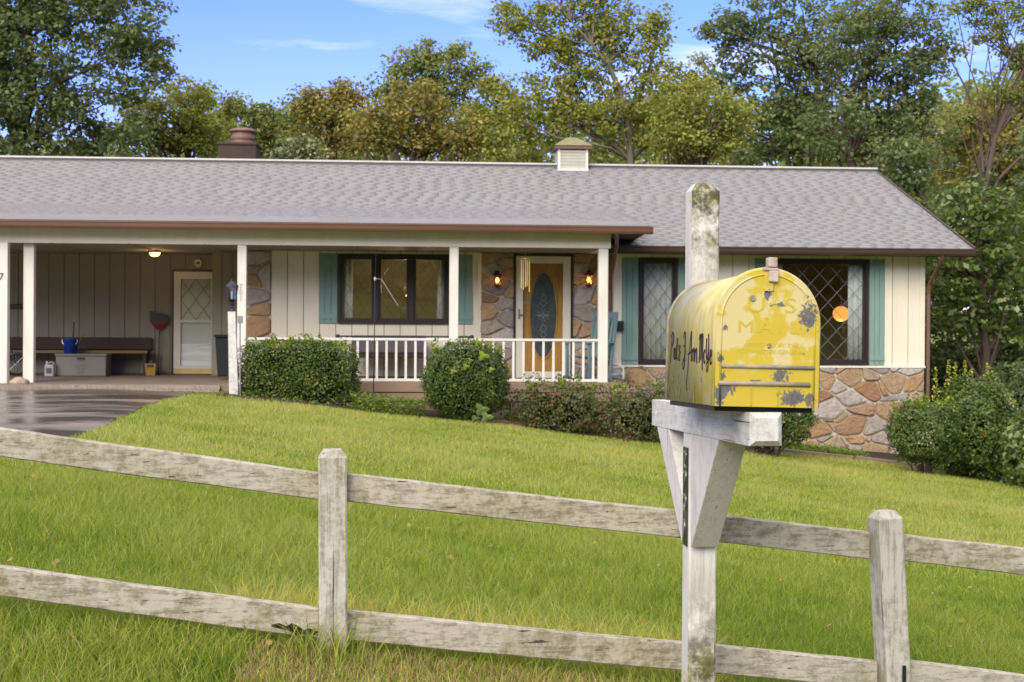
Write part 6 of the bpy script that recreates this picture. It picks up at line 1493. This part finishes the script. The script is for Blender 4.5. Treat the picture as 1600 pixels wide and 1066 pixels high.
# ------------------------------------------------------------------ grass
def grass():
    rg = np.random.default_rng(21)
    def keep(x, y):
        ok = x > drive_edge(y) + 0.03
        return ok & (y < bed_y(x) - 0.02)
    def blades(x, y, hgt, wid, segs, tone, lean, name):
        n = len(x); z = g(x, y); th = rg.uniform(0, 2 * np.pi, n); ld = rg.uniform(0, 2 * np.pi, n)
        wx, wy = np.cos(th) * wid / 2, np.sin(th) * wid / 2
        lx, ly = np.cos(ld) * lean * hgt, np.sin(ld) * lean * hgt
        V = []
        for s in range(segs + 1):
            t = s / segs; w = (1 - t) ** .7 if s < segs else 0.12
            cx, cy, cz = x + lx * t * t, y + ly * t * t, z + hgt * (t - .25 * lean * t * t)
            V += [np.stack([cx - wx * w, cy - wy * w, cz], 1), np.stack([cx + wx * w, cy + wy * w, cz], 1)]
        V = np.stack(V, 1).reshape(-1, 3); k = np.arange(n)[:, None] * (2 * (segs + 1)); Fs = []
        for s in range(segs): Fs.append(k + np.array([[2 * s, 2 * s + 1, 2 * s + 3, 2 * s + 2]]))
        Fs = np.stack(Fs, 1).reshape(-1, 4)
        tag(npmesh(name, V, Fs, MT['grass'], np.repeat(tone, segs)), kind='stuff')
    def patch(x, y): return np.sin(x * 1.3 + 1.1 * np.sin(y * .9)) * np.sin(y * .8 + x * .4) + .6 * np.sin(x * 3.1 + y * 2.3) * np.sin(y * 2.6 - x)
    # near: 4..8 m
    N = 230000; y = 3.3 + 5.7 * rg.random(N) ** 1.25; x = (rg.random(N) * 2 - 1) * (0.40 * y + 0.5); ok = keep(x, y); x, y = x[ok], y[ok]; n = len(x)
    pt = patch(x, y); u = (x + .57) * 1.0
    front = y < 4.5 + (x + .57) * .14
    tone = .36 + pt * .07 - .10 * ((np.sin(x * 7.1 + y * 2.7) * np.sin(y * 6.7 - x * 3.2)) > .7) + rg.normal(size=n) * .09
    hgt = rg.uniform(.035, .088, n) * (1 + .25 * pt)
    # tall yellowish tuft strip just behind the lower rail
    dd = y - (4.45 + (x + .57) * .14)
    strip = (dd > 0.1) & (dd < 1.0) & (x > -1.0) & (x < .75) & (rg.random(n) < .42 * np.exp(-((dd - .45) / .35) ** 2) + .04)
    tone = np.where(strip, rg.uniform(.62, .83, n), tone); hgt = np.where(strip, hgt * 1.35 + .03, hgt)
    # dry brown strip on the street side
    dry = front & (x > -.80) & (x < 1.2) & (rg.random(n) < .86)
    tone = np.where(dry, rg.uniform(.80, 1.0, n), tone); hgt = np.where(dry, hgt * .55, hgt)
    ws_ = front & ~dry; tone = np.where(ws_, tone + rg.normal(size=n) * .1 + .05, tone); hgt = np.where(ws_, hgt * 1.15, hgt)
    straw = rg.random(n) < .035; tone = np.where(straw, rg.uniform(.7, .92, n), tone)
    blades(x, y, hgt, rg.uniform(.0028, .0055, n), 3, np.clip(tone, 0, 1), rg.uniform(.15, 1.0, n), 'grass')
    # middle and far
    N = 300000; y = 8.2 + 14.5 * rg.random(N) ** 1.1; x = (rg.random(N) * 2 - 1) * (0.40 * y + 0.6); ok = keep(x, y); x, y = x[ok], y[ok]; n = len(x); pt = patch(x, y)
    tone = .46 + np.clip((y - 8) / 10, 0, 1) * .08 + pt * .085 - .10 * ((np.sin(x * 5.1 + y * 1.7) * np.sin(y * 3.7 - x * 2.2)) > .72) + rg.normal(size=n) * .09
    strawf = rg.random(n) < .03; tone = np.where(strawf, .75, tone)
    blades(x, y, rg.uniform(.028, .060, n) * (1 + .2 * pt), rg.uniform(.007, .013, n), 1, np.clip(tone, 0, .86), rg.uniform(.1, .9, n), 'distant_grass')
    # tufts hugging post feet
    cs_ = [(-.57, 4.38), (1.25, 4.62), (.59, 4.36)]; xs_, ys__ = [], []
    for a, b in cs_: xs_.append(a + rg.normal(size=260) * .07); ys__.append(b + rg.normal(size=260) * .05)
    x = np.concatenate(xs_); y = np.concatenate(ys__); n = len(x)
    blades(x, y, rg.uniform(.06, .17, n), rg.uniform(.003, .006, n), 3, np.clip(.45 + rg.normal(size=n) * .2, 0, 1), rg.uniform(.2, 1, n), 'grass_tufts')
grass()


def fallen_leaves():
    rg = np.random.default_rng(31); n = 420; y = 4.2 + 17 * rg.random(n); x = (rg.random(n) * 2 - 1) * 0.4 * y; ok = (x > drive_edge(y)) & (y < bed_y(x)); x, y = x[ok], y[ok]; n = len(x)
    c = np.stack([x, y, g(x, y) + rg.uniform(.03, .06, n)], 1); nr = unit(n, rg) * .5 + np.array([0, 0, .8]); nr /= np.linalg.norm(nr, axis=1, keepdims=True)
    V, Fc = leaf_arrays(c, nr, rg.uniform(.02, .05, n), rg, .8); tag(npmesh('fallen_leaves', V, Fc, LEAF['olive'], rg.uniform(.4, 1, n)), kind='stuff')
fallen_leaves()
